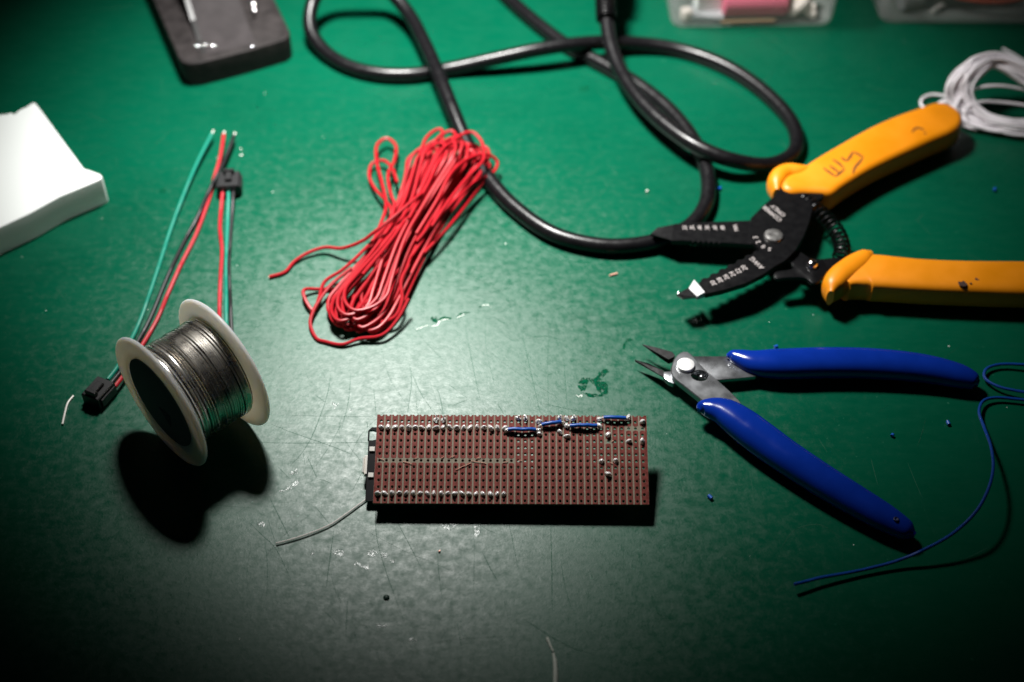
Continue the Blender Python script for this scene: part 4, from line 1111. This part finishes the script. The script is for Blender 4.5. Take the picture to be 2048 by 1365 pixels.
# ================================================================== SOLDERING STAND FOOT
sd = thing('iron_stand', 'heavy dark metal soldering iron stand foot with scuffed top', 'stand', (-148.20,207.28,0.00))
bp_ = [(p[0], p[1]) for p in [(-209.50,290.84,13.00),(-195.30,257.08,13.00),(-181.03,223.04,13.00),(-171.28,199.63,13.00),(-162.40,178.48,13.00),(-160.03,174.36,13.00),(-156.87,172.72,13.00),(-151.18,173.54,13.00),(-130.61,183.06,13.00),(-112.60,192.77,13.00),(-110.50,196.19,13.00),(-110.72,200.49,13.00),(-115.26,212.31,13.00),(-121.71,228.94,13.00),(-132.18,256.12,13.00),(-144.21,288.29,13.00),(-175.92,301.18,13.00)]]
obj('foot', prism(bp_, 0.05, 13, .8, 3, .5), 'iron', sd, True, 35)
A, B = Vector((-148.89,180.97,13.00)), Vector((-126.01,189.37,13.00))
ex = (B - A); ex.z = 0; wB = ex.length; ex.normalize()
ey = Vector((-ex.y, ex.x, 0)) if -ex.y * 0 + ex.x > 0 else Vector((ex.y, -ex.x, 0))
prof = [(0, 13.02), (8, 13.3), (18, 14.4), (30, 17), (42, 22), (54, 31), (64, 44), (70, 58)]
V, F = [], []
for y_, z_ in prof:
    for x_ in (0, wB):
        p = Vector((A.x, A.y, 0)) + ex * x_ + ey * y_
        V += [(p.x, p.y, z_), (p.x, p.y, 13.01 if y_ < 60 else z_ - 16)]
for i in range(len(prof) - 1):
    a, b = 4 * i, 4 * i + 4
    F += [(a, a + 2, b + 2, b), (a, b, b + 1, a + 1), (a + 2, a + 3, b + 3, b + 2), (a + 1, b + 1, b + 3, a + 3)]
F += [(0, 1, 3, 2), (len(V) - 4, len(V) - 2, len(V) - 1, len(V) - 3)]
obj('bracket', (V, F), 'bracket', sd, True, 50)
U = []
for x_ in (-2.4, -.05):
    for y_, z_ in ((1, 13.01), (76, 13.01), (76, 66), (66, 50), (54, 36), (40, 25), (24, 17.5), (10, 14.2)):
        p = Vector((A.x, A.y, 0)) + ex * x_ + ey * y_
        U.append((p.x, p.y, z_))
obj('upright', (U, [tuple(range(8)), tuple(range(15, 7, -1))] + [(i, (i + 1) % 8, 8 + (i + 1) % 8, 8 + i) for i in range(8)]), 'iron_side', sd, False)
for p, r_ in (((-152.54,187.53,13.10), .7), ((-146.57,187.25,13.30), 1.3), ((-153.95,187.11,13.10), .6), ((-155.24,187.53,13.10), .5), ((-130.04,216.10,19.00), 1.5), ((-129.25,212.16,17.50), 1.3), ((-127.70,187.39,13.20), 1.0), ((-158.29,201.06,13.20), .7), ((-154.41,186.97,13.20), 1.2), ((-150.81,187.67,13.30), .8)):
    obj('solder_splash', xf(lathe([(r_, -.8), (r_ * .95, .1), (r_ * .7, .4), (r_ * .2, .55)], 12), at(p)), 'polished', sd)

# ================================================================== CLEAR BOXES
def rrect(x0, x1, y0, y1, r, n=5):
    P = []
    for cx, cy, a0 in ((x1 - r, y1 - r, 0), (x0 + r, y1 - r, 90), (x0 + r, y0 + r, 180), (x1 - r, y0 + r, 270)):
        for i in range(n + 1):
            a = R(a0 + 90 * i / n)
            P.append((cx + r * math.cos(a), cy + r * math.sin(a)))
    return P
def clear_box(parent, wid, dep, hei, rz):
    o_ = ORI[parent]
    mt = at((o_.x, o_.y, 0), rz)
    L = [(offset(rrect(0, wid, 0, dep, 7), 3.0), .1), (offset(rrect(0, wid, 0, dep, 7), 1.2), .6), (rrect(0, wid, 0, dep, 7), 2.5), (offset(rrect(0, wid, 0, dep, 7), -2.0), hei),
         (offset(rrect(0, wid, 0, dep, 7), -.6), hei), (offset(rrect(0, wid, 0, dep, 7), 1.4), 2.8), (offset(rrect(0, wid, 0, dep, 7), 3.0), 1.6)]
    V, F = [], []
    n = len(L[0][0])
    for pl, z in L:
        V += [(x, y, z) for x, y in pl]
    for i in range(len(L) - 1):
        for j in range(n):
            a, b = i * n + j, i * n + (j + 1) % n
            F.append((a, b, b + n, a + n))
    F += [tuple(range(n)), tuple(range(len(V) - n, len(V)))]
    obj('shell', xf((V, F), mt), 'clear', parent, True, 50)
    rim = []
    P2 = offset(rrect(0, wid, 0, dep, 7), -2.6)
    P2 = [(x, y, hei) for x, y in P2] + [(P2[0][0], P2[0][1], hei)]
    obj('rim', xf(tube(P2, 1.2, 6, raw=True), mt), 'clear', parent)
    return mt
cbx = (81.46,220.52,0.00)
box1 = thing('parts_box', 'clear plastic box holding a pink roll and white odds and ends', 'container', (cbx[0], cbx[1], 0))
m1 = clear_box(box1, 84, 62, 38, R(1.6))
def inbox(name, vf, m, mt, label, cat, group=None):
    V = xf(vf, mt)
    n = len(V[0])
    c = sum((Vector(p) for p in V[0]), Vector()) / n
    c.z = min(p[2] for p in V[0])
    return tag(obj(name, V, m, origin=tuple(c)), label, cat, group)
def cyl(L_, r, m_=None):
    return xf(lathe([(r * .9, 0), (r, r * .1), (r, L_ - r * .1), (r * .9, L_)], 28), Matrix.Rotation(R(90), 4, 'Y'))
inbox('foam_roll', xf(cyl(33, 8.2), at((27, 10.6, 10.2), R(1))), 'pink', m1, 'pink foam roll lying in the clear parts box', 'roll')
inbox('white_part', xf(box(-6.5, 6.5, -4, 4, 0, 13, .8), at((20, 13, 2.8), R(8))), 'whiteplastic', m1, 'small square white part standing in the clear box left of the pink roll', 'part')
inbox('grey_part', xf(box(-9, 9, -5, 5, 0, 3.2, .6), at((19, 9, 2.0), R(-6))), 'grey_bit', m1, 'flat grey piece on the floor of the clear box under the white part', 'part')
inbox('tan_part', xf(box(-14, 14, -.6, .6, 0, 1.6, .3), at((40, 2.2, 2.0), R(2))), 'tan_bit', m1, 'thin tan strip along the front wall of the clear box', 'strip')
inbox('white_nut', xf(lathe([(3.4, 0), (3.6, .6), (3.6, 4.2), (3.2, 4.8), (1.5, 4.8)], 6), at((8.5, 7.5, 2.2), .3)), 'cotton', m1, 'pale hexagonal nut in the left corner of the clear box', 'nut')
wad = []
q = random.Random(4)
for i in range(5):
    P = [(68 + q.uniform(-7, 7), 10 + q.uniform(-5, 8), 3.5 + q.uniform(0, 9)) for _ in range(5)]
    wad.append(tube(P, q.uniform(1.3, 2.6), 8, 5, round_end=True))
inbox('cotton_wad', join(*wad), 'cotton', m1, 'crumpled off white cotton wad in the clear box beside the pink roll', 'wad')
inbox('black_part', xf(box(-16, 16, -9, 9, 0, 13, 1.2), at((30, 45, 2.0), .1)), 'dark_bit', m1, 'dark block at the back of the clear box with the pink roll', 'part')
cbx = (189.15,225.01,0.00)
box2 = thing('parts_box', 'clear plastic box holding dark parts and an orange wire', 'container', (cbx[0], cbx[1], 0))
m2 = clear_box(box2, 84, 62, 38, R(-.5))
inbox('orange_wire', tube([(40, 12, 9), (52, 8, 9.5), (64, 7, 10), (76, 10, 12), (78, 22, 15)], 1.1, 8, 6), 'orange', m2, 'orange insulated wire bent across the clear box', 'wire')
inbox('black_part', xf(box(-24, 24, -13, 13, 0, 7, 1.2), at((48, 26, 2.0), .06)), 'dark_bit', m2, 'dark flat block under the orange wire in the clear box', 'part')
inbox('grey_part', xf(cyl(16, 4), at((12, 11, 6.2), .4)), 'grey_bit', m2, 'grey cylinder at the left end of the clear box with the orange wire', 'part')
inbox('screw', join(xf(lathe([(1.0, 0), (1.0, 12), (2.4, 12), (2.4, 13.6), (.5, 14)], 10), at((28, 7, 3.8), .7, 0, R(88)))), 'tinned', m2, 'steel screw on the floor of the clear box with the orange wire', 'screw')

# ================================================================== SMALL OFFCUTS ON THE BENCH
def bit(c, L_, r, rz, m, name, label, cat, group=None, lift=None):
    z = r + .05 if lift is None else lift
    vf = xf(lathe([(r * .45, .25), (r * .5, 0), (r, 0), (r, L_), (r * .5, L_), (r * .45, L_ - .25)], 10), at((c[0], c[1], z), rz, 0, R(90)))
    return tag(obj(name, vf, m, origin=(c[0], c[1], 0)), label, cat, group)
for c, rz, L_, where in (((93.04,94.09,0.00), .4, 1.7, 'beside the black cable above the stripper jaws'), ((217.89,92.70,0.00), 1.2, 1.9, 'between the two yellow handles'),
                         ((168.22,-45.03,0.00), 1.7, 1.7, 'below the upper blue grip near the blue wire'), ((145.20,-50.77,0.00), 1.0, 1.0, 'standing end on between the two blue grips'),
                         ((73.45,-80.58,-0.00), 2.2, 1.8, 'between the circuit board and the lower blue grip'), ((106.17,-4.05,0.00), .3, 1.4, 'touching the far side of the upper blue grip')):
    bit(c, L_, .72, rz, 'jumper', 'insulation_offcut', 'tiny blue insulation offcut ' + where, 'offcut', 'blue insulation offcuts')
bit((41.49,37.99,0.00), 3.6, .42, .35, 'copper_bright', 'clipped_lead', 'short clipped copper lead lying near the stripper jaws', 'offcut')
bit((60.55,92.36,0.00), 1.2, .5, .8, 'thread', 'yellowish_crumb', 'tiny pale yellow crumb near the black cable', 'crumb')
bit((-126.72,123.06,0.00), .7, .22, .6, 'tinned', 'solder_crumb', 'tiny round solder crumb beside the tinned lead tips', 'crumb', 'solder crumbs by the leads')
bit((-126.38,118.66,0.00), 1.4, .25, .2, 'tinned', 'solder_crumb', 'longer solder crumb between lead tips and black plug', 'crumb', 'solder crumbs by the leads')
bq = (-43.63,-123.04,0.00)
tag(obj('green_bead', xf(lathe([(1.15, .02), (1.1, .35), (.8, .7), (.35, .85), (.05, .88)], 14), at((bq[0], bq[1], 0))), 'bead', origin=(bq[0], bq[1], 0)), 'dark green round blob on the scratched table', 'blob')
bit((-26.23,-103.93,0.00), .7, .35, .5, 'copper_bright', 'copper_crumb', 'tiny copper crumb below the brown circuit board', 'crumb')
o = obj('clipped_lead', tube([(-173.19,-44.69,0.50),(-173.51,-37.84,0.50),(-173.43,-33.73,0.50),(-172.05,-30.09,0.50)], .42, 7, 5), 'tinned', origin=(-173.05,-36.90,0.00))
tag(o, 'bent bright wire clipping beside the black plug', 'offcut')
o = obj('pale_thread', join(tube([(14.19,-159.09,0.50),(14.47,-153.51,0.50),(14.40,-148.79,0.50),(13.97,-145.35,0.50)], [.8, .8, .7, .5], 7, 5)), 'thread', origin=(14.02,-151.34,0.00))
tag(o, 'short whitish thread lying on the green table below the circuit board', 'thread')
o = obj('pale_thread', join(tube([(13.81,-144.59,0.50),(12.85,-142.07,0.50),(11.88,-139.35,0.50)], [.35, .4, .5], 7, 5)), 'thread', origin=(12.87,-141.77,0.00))
tag(o, 'tiny pale fibre above the tip of the whitish thread', 'thread')
